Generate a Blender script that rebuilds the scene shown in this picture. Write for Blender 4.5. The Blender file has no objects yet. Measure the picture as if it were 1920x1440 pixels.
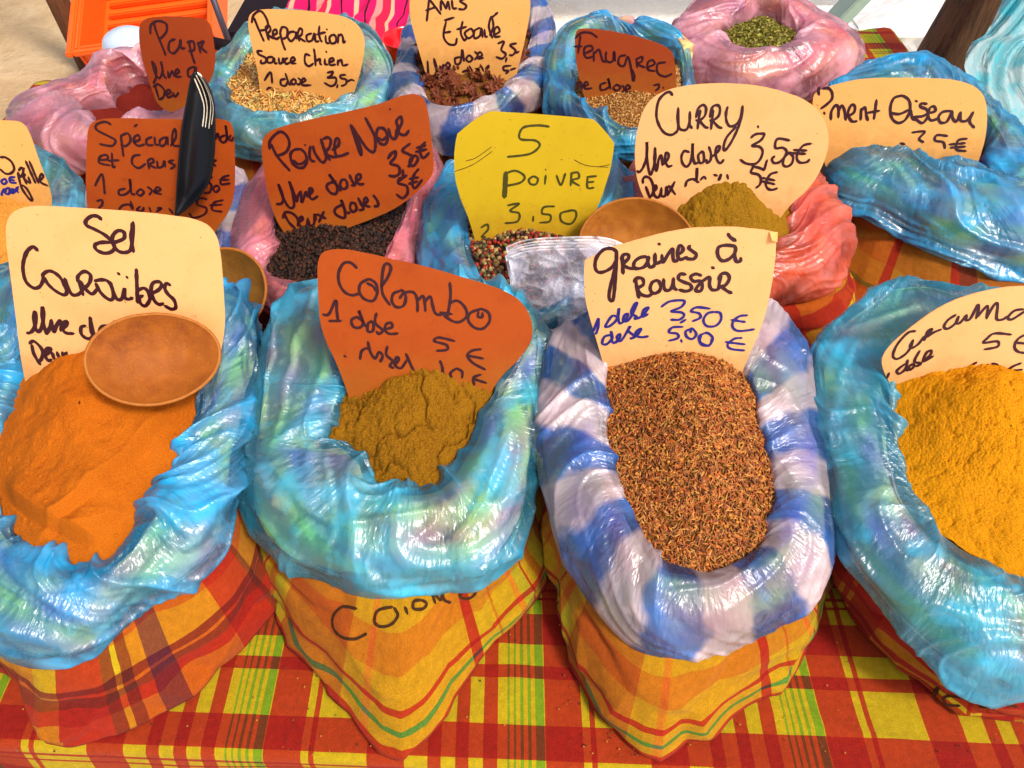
import bpy, bmesh, math, random
import numpy as np
from mathutils import Vector
from mathutils.bvhtree import BVHTree
R = math.radians
random.seed(7); rng = np.random.default_rng(11)
S = bpy.context.scene
COL = S.collection
# ------------------------------------------------------------------ camera
CAM = np.array([0.0, 0.0, 0.95]); PITCH = R(47); F = 1500.0
cd = bpy.data.cameras.new("camera"); cam = bpy.data.objects.new("camera", cd); COL.objects.link(cam)
cam.location = CAM; cam.rotation_euler = (R(90) - PITCH, 0, 0)
cd.sensor_width = 36; cd.lens = F / 1920 * 36; cd.clip_end = 500; cd.clip_start = 0.01
S.camera = cam
FWD = np.array([0, math.cos(PITCH), -math.sin(PITCH)]); UPV = np.array([0, math.sin(PITCH), math.cos(PITCH)]); RGT = np.array([1.0, 0, 0])
# ------------------------------------------------------------------ light
SUN_EL, SUN_AZ = R(52), R(136)          # azimuth clockwise from +Y
w = bpy.data.worlds.new("World"); S.world = w; w.use_nodes = True
wn = w.node_tree.nodes; bg = wn['Background']
sky = wn.new('ShaderNodeTexSky'); sky.sky_type = 'NISHITA'; sky.sun_disc = False
sky.sun_elevation = SUN_EL; sky.sun_rotation = SUN_AZ; sky.dust_density = 4.0; sky.ozone_density = 0.6; sky.air_density = 1.0
w.node_tree.links.new(sky.outputs[0], bg.inputs[0]); bg.inputs[1].default_value = 0.095
sd = bpy.data.lights.new("sun", 'SUN'); sd.energy = 1.5; sd.angle = R(11); sd.color = (1, .95, .88)
sun = bpy.data.objects.new("sun", sd); COL.objects.link(sun)
sdir = Vector((math.sin(SUN_AZ) * math.cos(SUN_EL), math.cos(SUN_AZ) * math.cos(SUN_EL), math.sin(SUN_EL)))
sun.rotation_euler = sdir.to_track_quat('Z', 'Y').to_euler()
S.view_settings.view_transform = 'Standard'; S.view_settings.look = 'None'
S.view_settings.exposure = 1.0; S.view_settings.gamma = 1.0
S.cycles.max_bounces = 8; S.cycles.transparent_max_bounces = 16; S.cycles.diffuse_bounces = 4

# ------------------------------------------------------------------ helpers
def rays(px, py):
    px = np.asarray(px, float); py = np.asarray(py, float)
    return FWD + ((px - 960) / F)[..., None] * RGT + ((720 - py) / F)[..., None] * UPV
def U(px, py, z):
    d = rays(px, py); t = (np.asarray(z, float) - CAM[2]) / d[..., 2]
    return CAM + d * t[..., None]
def UY(px, py, y):
    d = rays(px, py); t = y / d[..., 1]
    return CAM + d * t[..., None]
def tag(o, label=None, cat=None, group=None, kind=None):
    if label: o['label'] = label
    if cat: o['category'] = cat
    if group: o['group'] = group
    if kind: o['kind'] = kind
    return o
def mesh_np(name, V, Fc, mat=None, parent=None, uv=None, attrs=None, smooth=True, cols=None):
    me = bpy.data.meshes.new(name)
    me.from_pydata(np.asarray(V, float).tolist(), [], Fc.tolist() if hasattr(Fc, 'tolist') else Fc)
    if smooth: me.shade_smooth()
    if uv is not None:
        l = me.uv_layers.new(name='UVMap'); vi = np.zeros(len(me.loops), int); me.loops.foreach_get('vertex_index', vi)
        l.data.foreach_set('uv', np.asarray(uv, np.float32)[vi].ravel())
    if attrs:
        for k, a in attrs.items():
            at = me.attributes.new(k, 'FLOAT', 'POINT'); at.data.foreach_set('value', np.asarray(a, np.float32).ravel())
    if cols is not None:
        at = me.attributes.new('tint', 'FLOAT_COLOR', 'POINT')
        c4 = np.ones((len(V), 4), np.float32); c4[:, :3] = cols; at.data.foreach_set('color', c4.ravel())
    if mat: me.materials.append(mat)
    o = bpy.data.objects.new(name, me); COL.objects.link(o)
    if parent: o.parent = parent
    return o
def grid_faces(n, m, wrap=False):
    i = np.arange(n if wrap else n - 1); j = np.arange(m - 1)
    I, J = np.meshgrid(i, j, indexing='ij'); I2 = (I + 1) % n
    return np.stack([I * m + J, I2 * m + J, I2 * m + J + 1, I * m + J + 1], -1).reshape(-1, 4)
_perm = rng.permutation(512); _perm = np.concatenate([_perm, _perm, _perm]); _g = rng.normal(size=(512, 3)); _g /= np.linalg.norm(_g, axis=1)[:, None]
def perlin(x, y, z=0.0, seed=0):
    x = np.asarray(x, float) + seed * 17.31; y = np.asarray(y, float) + seed * 5.7; z = np.asarray(z, float) + seed * 3.3 + 0 * x; y = y + 0 * x
    xi, yi, zi = np.floor(x).astype(int), np.floor(y).astype(int), np.floor(z).astype(int)
    xf, yf, zf = x - xi, y - yi, z - zi
    f = lambda t: t * t * t * (t * (t * 6 - 15) + 10)
    u, v, ww = f(xf), f(yf), f(zf); r = 0
    for a in (0, 1):
        for b in (0, 1):
            for c in (0, 1):
                h = _perm[(_perm[(_perm[(xi + a) % 512] + yi + b) % 512] + zi + c) % 512]
                g = _g[h]
                dt = g[..., 0] * (xf - a) + g[..., 1] * (yf - b) + g[..., 2] * (zf - c)
                r = r + dt * (u if a else 1 - u) * (v if b else 1 - v) * (ww if c else 1 - ww)
    return r * 1.5
def fbm(x, y, z=0.0, o=4, seed=0):
    r = 0; a = 1.0; s = 1.0
    for k in range(o):
        r = r + a * perlin(x * s, y * s, z * s, seed + k); a *= .5; s *= 2.03
    return r
def ss(a, b, x):
    t = np.clip((x - a) / (b - a), 0, 1); return t * t * (3 - 2 * t)
def cr(P, m):
    """catmull-rom through axis -2 of P (...,k,3) -> (...,m,3)"""
    P = np.asarray(P, float); k = P.shape[-2]
    t = np.linspace(0, k - 1, m); i = np.minimum(t.astype(int), k - 2); f = (t - i)[:, None]
    g = lambda j: P[..., np.clip(j, 0, k - 1), :]
    p0, p1, p2, p3 = g(i - 1), g(i), g(i + 1), g(i + 2)
    return .5 * (2 * p1 + (p2 - p0) * f + (2 * p0 - 5 * p1 + 4 * p2 - p3) * f ** 2 + (3 * p1 - p0 - 3 * p2 + p3) * f ** 3)

# ------------------------------------------------------------------ materials
class NT:
    def __init__(s, name):
        s.m = bpy.data.materials.new(name); s.m.use_nodes = True; s.t = s.m.node_tree; s.n = s.t.nodes
        s.n.clear(); s.out = s.n.new('ShaderNodeOutputMaterial')
    def new(s, ty, **kw):
        n = s.n.new(ty)
        for k, v in kw.items(): setattr(n, k, v)
        return n
    def link(s, a, b): s.t.links.new(a, b)
    def val(s, sock, v):
        if isinstance(v, (int, float)): sock.default_value = v
        elif isinstance(v, (tuple, list)): sock.default_value = (*v[:3], 1) if len(sock.default_value) == 4 else v[:3]
        else: s.link(v, sock)
    def math(s, op, a, b=0.0, clamp=False):
        n = s.new('ShaderNodeMath', operation=op, use_clamp=clamp); s.val(n.inputs[0], a); s.val(n.inputs[1], b); return n.outputs[0]
    def mix(s, f, a, b, bt='MIX'):
        n = s.new('ShaderNodeMix', data_type='RGBA', blend_type=bt); s.val(n.inputs[0], f); s.val(n.inputs[6], a); s.val(n.inputs[7], b); return n.outputs[2]
    def noise(s, sc, det=4, rough=.6, vec=None, dist=0):
        n = s.new('ShaderNodeTexNoise'); n.inputs['Scale'].default_value = sc; n.inputs['Detail'].default_value = det
        n.inputs['Roughness'].default_value = rough; n.inputs['Distortion'].default_value = dist
        if vec is not None: s.link(vec, n.inputs['Vector'])
        return n.outputs[0]
    def ramp(s, f, stops, interp='LINEAR'):
        n = s.new('ShaderNodeValToRGB'); n.color_ramp.interpolation = interp; e = n.color_ramp.elements
        while len(e) > 1: e.remove(e[-1])
        e[0].position = stops[0][0]; e[0].color = (*stops[0][1], 1)
        for p, c in stops[1:]:
            x = e.new(p); x.color = (*c, 1)
        s.link(f, n.inputs[0]); return n.outputs[0]
    def maprange(s, f, a, b, c=0.0, d=1.0):
        n = s.new('ShaderNodeMapRange'); s.link(f, n.inputs[0])
        for i, v in enumerate((a, b, c, d)): n.inputs[i + 1].default_value = v
        return n.outputs[0]
    def obj(s): return s.new('ShaderNodeTexCoord').outputs['Object']
    def uv(s): return s.new('ShaderNodeTexCoord').outputs['UV']
    def attr(s, nm, o='Fac'): return s.new('ShaderNodeAttribute', attribute_name=nm).outputs[o]
    def bump(s, h, st, dist=.001, nrm=None):
        n = s.new('ShaderNodeBump'); n.inputs['Strength'].default_value = st; n.inputs['Distance'].default_value = dist; s.link(h, n.inputs['Height'])
        if nrm: s.link(nrm, n.inputs['Normal'])
        return n.outputs[0]
    def pbsdf(s, col, rough=.6, spec=.5, nrm=None, **kw):
        p = s.new('ShaderNodeBsdfPrincipled'); s.val(p.inputs['Base Color'], col); s.val(p.inputs['Roughness'], rough)
        p.inputs['Specular IOR Level'].default_value = spec
        if nrm: s.link(nrm, p.inputs['Normal'])
        for k, v in kw.items(): s.val(p.inputs[k], v)
        return p.outputs[0]
    def fin(s, sh): s.link(sh, s.out.inputs[0]); return s.m
    def mixs(s, f, a, b):
        n = s.new('ShaderNodeMixShader'); s.val(n.inputs[0], f); s.link(a, n.inputs[1]); s.link(b, n.inputs[2]); return n.outputs[0]

def stripes(T, coord, period, lst, off=0.0, soft=False):
    """lst of (width, colour) over one period, constant ramp"""
    f = T.math('FRACT', T.math('ADD', T.math('DIVIDE', coord, period), off + 50))
    tot = sum(a for a, _ in lst); p = 0; st = []
    for a, c in lst: st.append((p / tot, c)); p += a
    if soft: st = st + [(1.0, lst[0][1])]
    return T.ramp(f, st, 'EASE' if soft else 'CONSTANT')
def madras_mat(name, warp, weft, pw, pf, offw=0, offf=0, worn=.15, warpd=.0015, rot=0.0, soft=False):
    T = NT(name); uv = T.uv()
    if rot:
        mp = T.new('ShaderNodeMapping'); T.link(uv, mp.inputs[0]); mp.inputs['Rotation'].default_value[2] = rot; uv = mp.outputs[0]
    sp = T.new('ShaderNodeSeparateXYZ'); T.link(uv, sp.inputs[0])
    nz = T.math('MULTIPLY', T.math('SUBTRACT', T.noise(22, 2, .5, uv), .5), warpd * 2)
    x = T.math('ADD', sp.outputs[0], nz); y = T.math('ADD', sp.outputs[1], nz)
    a = stripes(T, x, pw, warp, offw, soft); b = stripes(T, y, pf, weft, offf, soft)
    # twill weave: alternating threads, about 0.6 mm
    tw = T.math('SINE', T.math('MULTIPLY', T.math('ADD', x, y), 2 * math.pi / .0012))
    th = T.maprange(tw, -1, 1, .36, .64)
    c = T.mix(th, a, b)
    gm = T.new('ShaderNodeGamma'); gm.inputs[1].default_value = .5; T.link(T.mix(1, a, b, 'MULTIPLY'), gm.inputs[0]); c = T.mix(.3 if soft else .92, c, gm.outputs[0])
    thr = T.noise(900, 2, .6, uv); c = T.mix(T.maprange(thr, .3, .7, 0, worn * .8), c, T.mix(.5, c, (.75, .45, .12)))
    big = T.noise(6, 3, .6, uv); c = T.mix(T.maprange(big, .3, .75, 0, .0 if soft else .35), c, T.mix(.6, c, (0, 0, 0), 'MIX'))
    fl = T.noise(650, 3, .75, uv); c = T.mix(T.maprange(fl, .35, .62, .05 if soft else .32, 0), c, (0, 0, 0))
    fl2 = T.noise(120, 4, .7, uv); c = T.mix(T.maprange(fl2, .40, .70, .05 if soft else .22, 0), c, (0, 0, 0))
    nr = T.bump(T.math('ADD', T.math('MULTIPLY', tw, .5), T.math('ADD', T.math('MULTIPLY', fl, 3), T.math('MULTIPLY', fl2, 5))), .5, .0009)
    p = T.pbsdf(c, .9, .15, nr); p.node.inputs['Sheen Weight'].default_value = .03
    return T.fin(p)
Rd, Ye, Or, Br, Pu, Gn, Mu, Te = (.40, .001, .002), (.68, .46, .005), (.60, .105, .003), (.12, .010, .004), (.09, .004, .07), (.07, .34, .01), (.64, .30, .003), (.01, .20, .17)
LG = (.45, .55, .03); Mar = (.12, .004, .006)
# tablecloth: vertical stripes measured on the photograph in pixels of its near edge
multi = [(8, Ye), (4, Gn), (9, Ye), (4, Gn), (8, Ye), (6, Gn), (9, Ye), (6, Gn), (8, Ye), (15, Gn), (3, Ye)]
mk = lambda L: [(a, b) for a, b in L]
tc_warp = [(23, Rd), (27, Ye), (25, Rd), (25, Ye), (27, Rd), (18, Ye)] + multi[1:] + [(69, Rd), (15, Ye), (10, Rd), (97, Ye), (70, Rd), (43, Ye)]
tc_weft = [(38, Rd), (55, Ye), (16, Rd), (27, Ye), (41, Rd), (20, Ye), (4, Rd), (8, Ye), (4, Rd), (17, Ye)]
P0 = U(np.array(807.), np.array(1327.), 0.0); P1 = U(np.array(1321.), np.array(1327.), 0.0)
TCW = P1[0] - P0[0]
yA, yB = U(np.array(960.), np.array(1358.), 0.)[1], U(np.array(960.), np.array(1422.), 0.)[1]
M_cloth = madras_mat('madras_tablecloth', tc_warp, tc_weft, TCW, .23, offw=-P0[0] / TCW, offf=.004 / .23, warpd=.0006)
M_sackB = madras_mat('madras_mustard', [(30, Mu), (8, (.85, .16, .02)), (22, Mu), (85, (.45, .07, .004)), (9, Ye), (14, LG), (10, Or), (10, Ye), (3, Rd), (13, LG), (6, (.95, .2, .03)), (26, Ye), (2, Or), (22, Ye), (10, Rd), (70, Mu)],
                      [(50, Mu), (30, Or), (26, Mu), (6, Rd), (10, Mu), (5, Te), (10, Mu), (8, Rd), (40, (.45, .01, .005)), (20, (.2, .01, .01))], .40, .22, offw=.32)
M_sackA = madras_mat('madras_red_orange', [(50, Or), (22, Pu), (14, Or), (10, Mar), (6, Ye), (10, Mar), (40, Rd), (24, Mu), (50, Or), (6, Mar), (40, Rd)],
                      [(40, Or), (18, Rd), (10, Or), (8, Pu), (40, Or), (40, Ye), (12, Mar), (5, Or), (14, Mar), (20, Rd)], .34, .17, offw=.1, offf=.3)
M_sackD = madras_mat('madras_scarlet', [(30, Rd), (5, Or), (5, Rd), (5, Or), (40, Rd), (30, Ye), (26, Rd), (8, Ye), (3, Rd), (24, Ye), (60, Or)],
                      [(60, Or), (30, Rd), (24, Ye), (18, Rd), (5, Ye), (5, Rd), (50, Or)], .34, .20, offw=.5)
M_sackJ = madras_mat('madras_brown_orange', [(90, (.5, .14, .01)), (20, Mar), (10, Rd), (60, (.55, .2, .01)), (10, Rd), (40, Or)],
                      [(26, (.6, .2, .01)), (12, Ye), (6, (.5, .1, .01)), (10, LG), (60, (.5, .13, .01)), (34, (.6, .3, .02)), (8, (.1, .18, .02)), (30, Or)], .36, .19, offf=.2)
M_roll = madras_mat('madras_rolled_bright', [(30, (.95, .85, .12)), (14, (.85, .12, .10)), (26, (.95, .75, .35)), (24, (.35, .75, .12)), (30, (.95, .5, .2)), (22, (.35, .12, .42)), (34, (.95, .85, .15)), (24, (.7, .25, .5))],
                    [(34, (.95, .85, .2)), (20, (.85, .15, .15)), (30, (.9, .7, .5)), (18, (.2, .25, .7)), (30, (.5, .8, .15)), (24, (.9, .3, .2))], .30, .16, warpd=.006, rot=.45, soft=True)
M_rollpink = madras_mat('madras_rolled_red', [(30, (.95, .35, .12)), (14, (.8, .05, .1)), (30, (.98, .7, .25)), (30, (.9, .2, .12)), (18, (.5, .15, .5)), (30, (.95, .75, .4))],
                    [(40, (.95, .4, .15)), (30, (.85, .1, .15)), (30, (.95, .7, .3)), (20, (.6, .2, .55))], .30, .18, warpd=.006, rot=.4, soft=True)

def plastic_mat(name, col, tint, base=.45, span=.5, band=None, gloss=.30, milky=.5):
    T = NT(name); ob = T.obj(); uv = T.uv()
    n1 = T.noise(13, 3, .55, ob); fold = T.attr('fold')
    op = T.math('ADD', T.maprange(n1, .50, .66, base * .45, base + span * .62), T.math('MULTIPLY', fold, .30))
    c = T.mix(T.maprange(T.noise(25, 2, .5, ob), .35, .65), col, tuple(min(1, k * .8 + .1) for k in col))
    if band:
        sp = T.new('ShaderNodeSeparateXYZ'); T.link(uv, sp.inputs[0])
        u = T.math('ADD', sp.outputs[0], T.math('MULTIPLY', T.noise(18, 2, .5, ob), .035))
        fr = T.math('FRACT', T.math('DIVIDE', u, band))
        bw = T.maprange(T.math('ABSOLUTE', T.math('SUBTRACT', fr, .5)), .20, .28)
        c = T.mix(bw, (.92, .72, .74), c)
        op = T.math('ADD', op, T.math('MULTIPLY', T.math('SUBTRACT', 1, bw), .16))
    op = T.math('MINIMUM', op, .97)
    def strk(rot, sx, sy, sc_, dist):
        mp = T.new('ShaderNodeMapping'); T.link(uv, mp.inputs[0]); mp.inputs['Rotation'].default_value[2] = rot; mp.inputs['Scale'].default_value = (sx, sy, 1)
        q_ = T.noise(sc_, 3, .55, mp.outputs[0], dist); return T.math('MULTIPLY', T.math('ABSOLUTE', T.math('SUBTRACT', q_, .5)), 4)
    h = T.math('ADD', T.math('ADD', strk(.5, 1, .22, 34, .8), T.math('MULTIPLY', strk(-.7, 1, .3, 60, 1.2), .6)), T.math('MULTIPLY', strk(1.2, 1, .4, 120, .6), .25))
    nr = T.bump(h, .7, .0022)
    p = T.pbsdf(c, gloss, .6, nr); p.node.inputs['Coat Weight'].default_value = .4; p.node.inputs['Coat Roughness'].default_value = .16; p.node.inputs['Coat IOR'].default_value = 1.55; T.link(nr, p.node.inputs['Coat Normal'])
    tl = T.new('ShaderNodeBsdfTranslucent'); T.val(tl.inputs[0], c)
    body = T.mixs(.3, p, tl.outputs[0])
    tr = T.new('ShaderNodeBsdfTransparent'); T.val(tr.inputs[0], tint)
    gl = T.new('ShaderNodeBsdfGlossy'); gl.inputs['Roughness'].default_value = gloss; T.link(nr, gl.inputs['Normal'])
    lw = T.new('ShaderNodeFresnel'); lw.inputs[0].default_value = 1.8; T.link(nr, lw.inputs['Normal'])
    trg = T.mixs(lw.outputs[0], tr.outputs[0], gl.outputs[0])
    return T.fin(T.mixs(op, trg, body))
CY = (.015, .52, 1.0); TQ = (.04, .64, .98); BL = (.02, .20, .72); PK = (.95, .26, .32); CO = (.97, .17, .08); LP = (.92, .42, .50)
M_pl_blue = plastic_mat('plastic_sky_blue', CY, (.66, .93, 1), .34, .62)
M_pl_turq = plastic_mat('plastic_turquoise', TQ, (.72, .97, 1), .28, .62)
M_pl_stripe = plastic_mat('plastic_blue_white_bands', BL, (.55, .66, 1), .30, .42, band=.085)
M_pl_pale = plastic_mat('plastic_blue_green', (.12, .60, .82), (.7, .95, 1), .26, .6)
M_pl_pink = plastic_mat('plastic_pink', PK, (1, .75, .78), .45, .42)
M_pl_lilac = plastic_mat('plastic_pale_pink', LP, (1, .8, .84), .45, .42)
M_pl_coral = plastic_mat('plastic_coral', CO, (1, .5, .4), .45, .45)
M_pl_sheet = plastic_mat('plastic_turquoise_sheet', (.03, .62, .74), (.4, .9, 1), .72, .3)

def powder_mat(name, c1, c2, c3, sc=260, bs=.5):
    T = NT(name); ob = T.obj()
    f = T.noise(sc * 3, 5, .8, ob); g = T.noise(14, 4, .6, ob)
    c = T.ramp(f, [(.40, c3), (.5, c1), (.61, c2)]); c = T.mix(T.maprange(g, .35, .7, 0, .35), c, c2)
    nr = T.bump(T.noise(sc, 6, .8, ob), bs, .0016)
    return T.fin(T.pbsdf(c, .95, .1, nr))
M_sel = powder_mat('orange_salt_powder', (.44, .10, .004), (.56, .15, .006), (.24, .035, .002), 420, .6)
M_col = powder_mat('olive_curry_powder', (.21, .085, .003), (.32, .14, .005), (.07, .025, .002))
M_cum = powder_mat('turmeric_powder', (.54, .20, .002), (.66, .27, .003), (.30, .09, .002))
M_cur = powder_mat('brown_curry_powder', (.22, .10, .004), (.34, .17, .008), (.09, .04, .003))
M_gri = powder_mat('grill_spice_powder', (.5, .2, .03), (.7, .3, .04), (.2, .06, .01))
M_bed = powder_mat('dark_seed_bed', (.16, .06, .01), (.3, .12, .02), (.05, .02, .006))
def tint_mat(name, rough=.6, spec=.4, var=.25, sc=300):
    T = NT(name); c = T.attr('tint', 'Color'); ob = T.obj()
    c = T.mix(T.maprange(T.noise(sc, 3, .6, ob), .35, .65, 0, var * 2), c, T.mix(.5, c, (.02, .01, .005)))
    return T.fin(T.pbsdf(c, rough, spec))
M_tint = tint_mat('seed_tinted'); M_pepper = tint_mat('peppercorn_skin', .6, .22, .4, 700)

def card_mat(name, col, stain, amt=.35):
    T = NT(name); ob = T.obj()
    a = T.noise(16, 5, .65, ob); b = T.noise(70, 3, .6, ob); d = T.noise(230, 2, .5, ob)
    c = T.mix(T.maprange(a, .45, .75, 0, amt), col, stain)
    c = T.mix(T.maprange(b, .62, .75, 0, .5 * amt), c, tuple(k * .6 for k in stain))
    c = T.mix(T.maprange(d, .72, .76, 0, .7), c, (.25, .07, .01))
    sz_ = T.new('ShaderNodeSeparateXYZ'); T.link(ob, sz_.inputs[0])
    du = T.math('ADD', sz_.outputs[2], T.math('MULTIPLY', T.math('SUBTRACT', T.noise(60, 5, .7, ob), .5), .09))
    c = T.mix(T.maprange(du, .262, .205, 0, .6), c, T.mix(.75, c, (.42, .15, .01)))
    n = T.noise(400, 3, .6, ob)
    p = T.pbsdf(c, .62, .3, T.bump(n, .12, .0005)); tl = T.new('ShaderNodeBsdfTranslucent'); T.val(tl.inputs[0], c)
    return T.fin(T.mixs(.22, p, tl.outputs[0]))
M_cream = card_mat('card_cream', (.98, .53, .20), (.86, .36, .08))
M_cream2 = card_mat('card_cream_yellow', (.98, .50, .14), (.85, .42, .07))
M_terra = card_mat('card_terracotta', (.48, .078, .004), (.34, .042, .002), .6)
M_dkterra = card_mat('card_rust_shaded', (.40, .055, .006), (.28, .03, .005), .3)  # darker than terracotta: shade on the back row put into the card colour
M_yellow = card_mat('card_yellow', (.70, .47, .008), (.52, .33, .006), .3)
def plain(name, col, rough=.5, spec=.5, nz=0, ns=30, bump=0, col2=None, **kw):
    T = NT(name); ob = T.obj(); c = col
    if nz: c = T.mix(T.maprange(T.noise(ns, 5, .65, ob), .3, .7, 0, nz), col, col2 or tuple(k * .4 for k in col))
    nr = T.bump(T.noise(ns * 4, 4, .6, ob), bump, .002) if bump else None
    return T.fin(T.pbsdf(c, rough, spec, nr, **kw))
M_ink = plain('marker_ink', (.035, .002, .006), .45, .4)
M_blueink = plain('blue_marker_ink', (.010, .008, .16), .45, .4)
M_greenink = plain('olive_marker_ink', (.06, .05, .004), .5, .3)
M_sackink = plain('faded_marker_ink', (.03, .010, .005), .9, .1, .4, 200, col2=(.12, .05, .01))
def wood_mat(name, c1, c2, sc=9, axis=2, rough=.8):
    T = NT(name); ob = T.obj(); mp = T.new('ShaderNodeMapping'); T.link(ob, mp.inputs[0])
    s = [1, 1, 1]; s[axis] = .07; mp.inputs['Scale'].default_value = s
    f = T.noise(sc * 6, 6, .7, mp.outputs[0], .6); g = T.noise(sc * 22, 4, .7, mp.outputs[0])
    c = T.ramp(T.math('ADD', T.math('MULTIPLY', f, .7), T.math('MULTIPLY', g, .3)), [(.36, c2), (.5, c1), (.64, tuple(min(1, k * 1.5) for k in c1))])
    return T.fin(T.pbsdf(c, rough, .3, T.bump(T.math('ADD', f, g), .7, .006)))
M_wood = wood_mat('weathered_brown_wood', (.13, .045, .016), (.025, .008, .004))
M_whitewood = wood_mat('white_painted_wood', (.93, .91, .86), (.85, .74, .6), 4, 0, .6)
M_gourd = None
def gourd_mat(name, c, c2):
    T = NT(name); ob = T.obj(); f = T.noise(38, 6, .72, ob, .4); g = T.noise(520, 3, .7, ob); h = T.noise(10, 3, .5, ob)
    k = T.mix(T.maprange(f, .35, .68), c, c2); k = T.mix(T.maprange(h, .4, .65, 0, .5), k, c); k = T.mix(T.maprange(g, .6, .75, 0, .5), k, (.85, .3, .02))
    return T.fin(T.pbsdf(k, .7, .3, T.bump(f, .3, .003)))
M_gourd = gourd_mat('calabash_dusted_orange', (.34, .09, .004), (.19, .04, .003))
M_gourd2 = gourd_mat('calabash_dark_brown', (.26, .11, .012), (.16, .06, .008))
M_gourd3 = gourd_mat('calabash_tan', (.38, .13, .008), (.22, .055, .004))
M_gourdrim = plain('calabash_cut_rim', (.42, .13, .012), .6, .3, .4, 120)
M_black = plain('black_plastic', (.008, .008, .011), .16, .6, coat=0) if False else plain('black_plastic', (.006, .006, .008), .28, .35)
M_slot_glint = plain('cream_slot_glint', (.85, .72, .52), .5, .4)  # cream colour stands for light reflected along the spoon's slots
M_crate = plain('orange_crate_plastic', (.95, .12, .008), .35, .5, .15, 12)
M_redpl = plain('red_glossy_plastic', (.85, .005, .012), .2, .6)
M_metal = plain('dark_metal_tube', (.10, .08, .10), .3, .6, Metallic=.6)
M_blackcl = plain('black_seat_fabric', (.012, .004, .006), .8, .2)
M_whitepl = plain('white_enamel', (.62, .70, .82), .15, .6, .5, 18, col2=(.2, .3, .5))
M_teal = plain('pale_green_post_paint', (.50, .62, .46), .5, .4, .4, 8)

# ------------------------------------------------------------------ ground
def sand():
    T = NT('pale_sand'); ob = T.obj()
    a = T.noise(3.2, 6, .65, ob, .5); b = T.noise(26, 5, .7, ob); d = T.noise(60, 3, .6, ob)
    c = T.ramp(a, [(.3, (.44, .28, .14)), (.5, (.56, .38, .20)), (.7, (.66, .48, .28))])
    c = T.mix(T.maprange(b, .58, .75, 0, .6), c, (.42, .20, .11)); c = T.mix(T.maprange(d, .70, .74, 0, .7), c, (.22, .08, .04))
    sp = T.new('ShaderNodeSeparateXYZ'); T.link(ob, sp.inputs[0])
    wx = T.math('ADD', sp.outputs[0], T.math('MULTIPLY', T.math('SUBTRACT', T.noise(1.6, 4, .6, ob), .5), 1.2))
    c = T.mix(T.maprange(wx, -.15, .35), c, T.mix(T.maprange(b, .6, .8, 0, .3), (.93, .88, .80), (.7, .45, .3)))  # whitened towards the right: glare of full sun painted into the sand
    return T.fin(T.pbsdf(c, .95, .15, T.bump(T.math('ADD', a, b), .8, .02)))
n = 200
gx = np.linspace(-9, 11, n); gy = np.linspace(-5, 15, n)
GX, GY = np.meshgrid(gx, gy, indexing='ij')
GZ = -.75 + .012 * fbm(GX * 3, GY * 3, 0, 4, 3) + .006 * fbm(GX * 14, GY * 14, 0, 2, 5)
e = 20  # stretch the rim far out, to the horizon
ext = np.where((GX <= gx[0]) | (GX >= gx[-1]) | (GY <= gy[0]) | (GY >= gy[-1]), 1, 0)
GX2 = np.where(ext == 1, GX * 25, GX); GY2 = np.where(ext == 1, GY * 25, GY)
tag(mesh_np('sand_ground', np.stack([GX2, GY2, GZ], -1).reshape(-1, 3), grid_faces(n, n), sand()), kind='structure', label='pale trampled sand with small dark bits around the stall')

# ------------------------------------------------------------------ table + cloth
TX0, TX1, TYB = -1.19, 1.05, 2.28
edge_y = lambda x: .297 - .038 * x
back_y = lambda x: 2.09 + .14 * x
def box_bm(bm, x0, x1, y0, y1, z0, z1, bev=0):
    r = bmesh.ops.create_cube(bm, size=1); vs = r['verts']
    for v in vs: v.co = Vector(((x0 + x1) / 2 + v.co.x * (x1 - x0), (y0 + y1) / 2 + v.co.y * (y1 - y0), (z0 + z1) / 2 + v.co.z * (z1 - z0)))
    return vs
def bm_obj(name, bm, mat, parent=None, bevel=0, smooth=False):
    if bevel: bmesh.ops.bevel(bm, geom=list(bm.edges), offset=bevel, segments=2, affect='EDGES', clamp_overlap=True)
    me = bpy.data.meshes.new(name); bm.to_mesh(me); bm.free(); me.materials.append(mat)
    if smooth: me.shade_smooth()
    o = bpy.data.objects.new(name, me); COL.objects.link(o)
    if parent: o.parent = parent
    return o
def empty(name, loc=(0, 0, 0)):
    o = bpy.data.objects.new(name, None); COL.objects.link(o); o.location = loc; o.empty_display_size = .05; return o
def frame(o, loc):
    """put parts built in world space under an empty standing at loc"""
    for c in o.children: c.matrix_parent_inverse = o.matrix_world.inverted()
tb = empty('market_table')
tag(tb, 'wooden stall table hidden under the red and yellow madras cloth', 'table')
bm = bmesh.new(); box_bm(bm, TX0 + .02, TX1 - .02, .36, 1.90, -.04, -.006); bm_obj('tabletop', bm, M_wood, tb, .003)
for (x, y) in ((-1.1, .5), (.95, .5), (-1.1, 1.82), (.95, 1.82)):
    bm = bmesh.new(); box_bm(bm, x - .03, x + .03, y - .03, y + .03, -.76, -.041); bm_obj('leg', bm, M_wood, tb, .004)
nx, ny = 260, 230
xs = np.linspace(-1.5, 1.4, nx); sv = np.concatenate([np.linspace(-.42, .04, 90), np.linspace(.045, 2.2, ny - 90)])
X, Sv = np.meshgrid(xs, sv, indexing='ij')
EY = edge_y(np.clip(X, TX0, TX1)); r = .014
ang = np.clip(-Sv / r, 0, math.pi / 2)
Y = np.where(Sv > 0, EY + r + Sv, EY + r - r * np.sin(ang)); Z = np.where(Sv > 0, 0, -r + r * np.cos(ang)) - np.clip(-Sv - r * math.pi / 2, 0, 9)
hang = np.clip(-Sv - .02, 0, .4)
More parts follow.
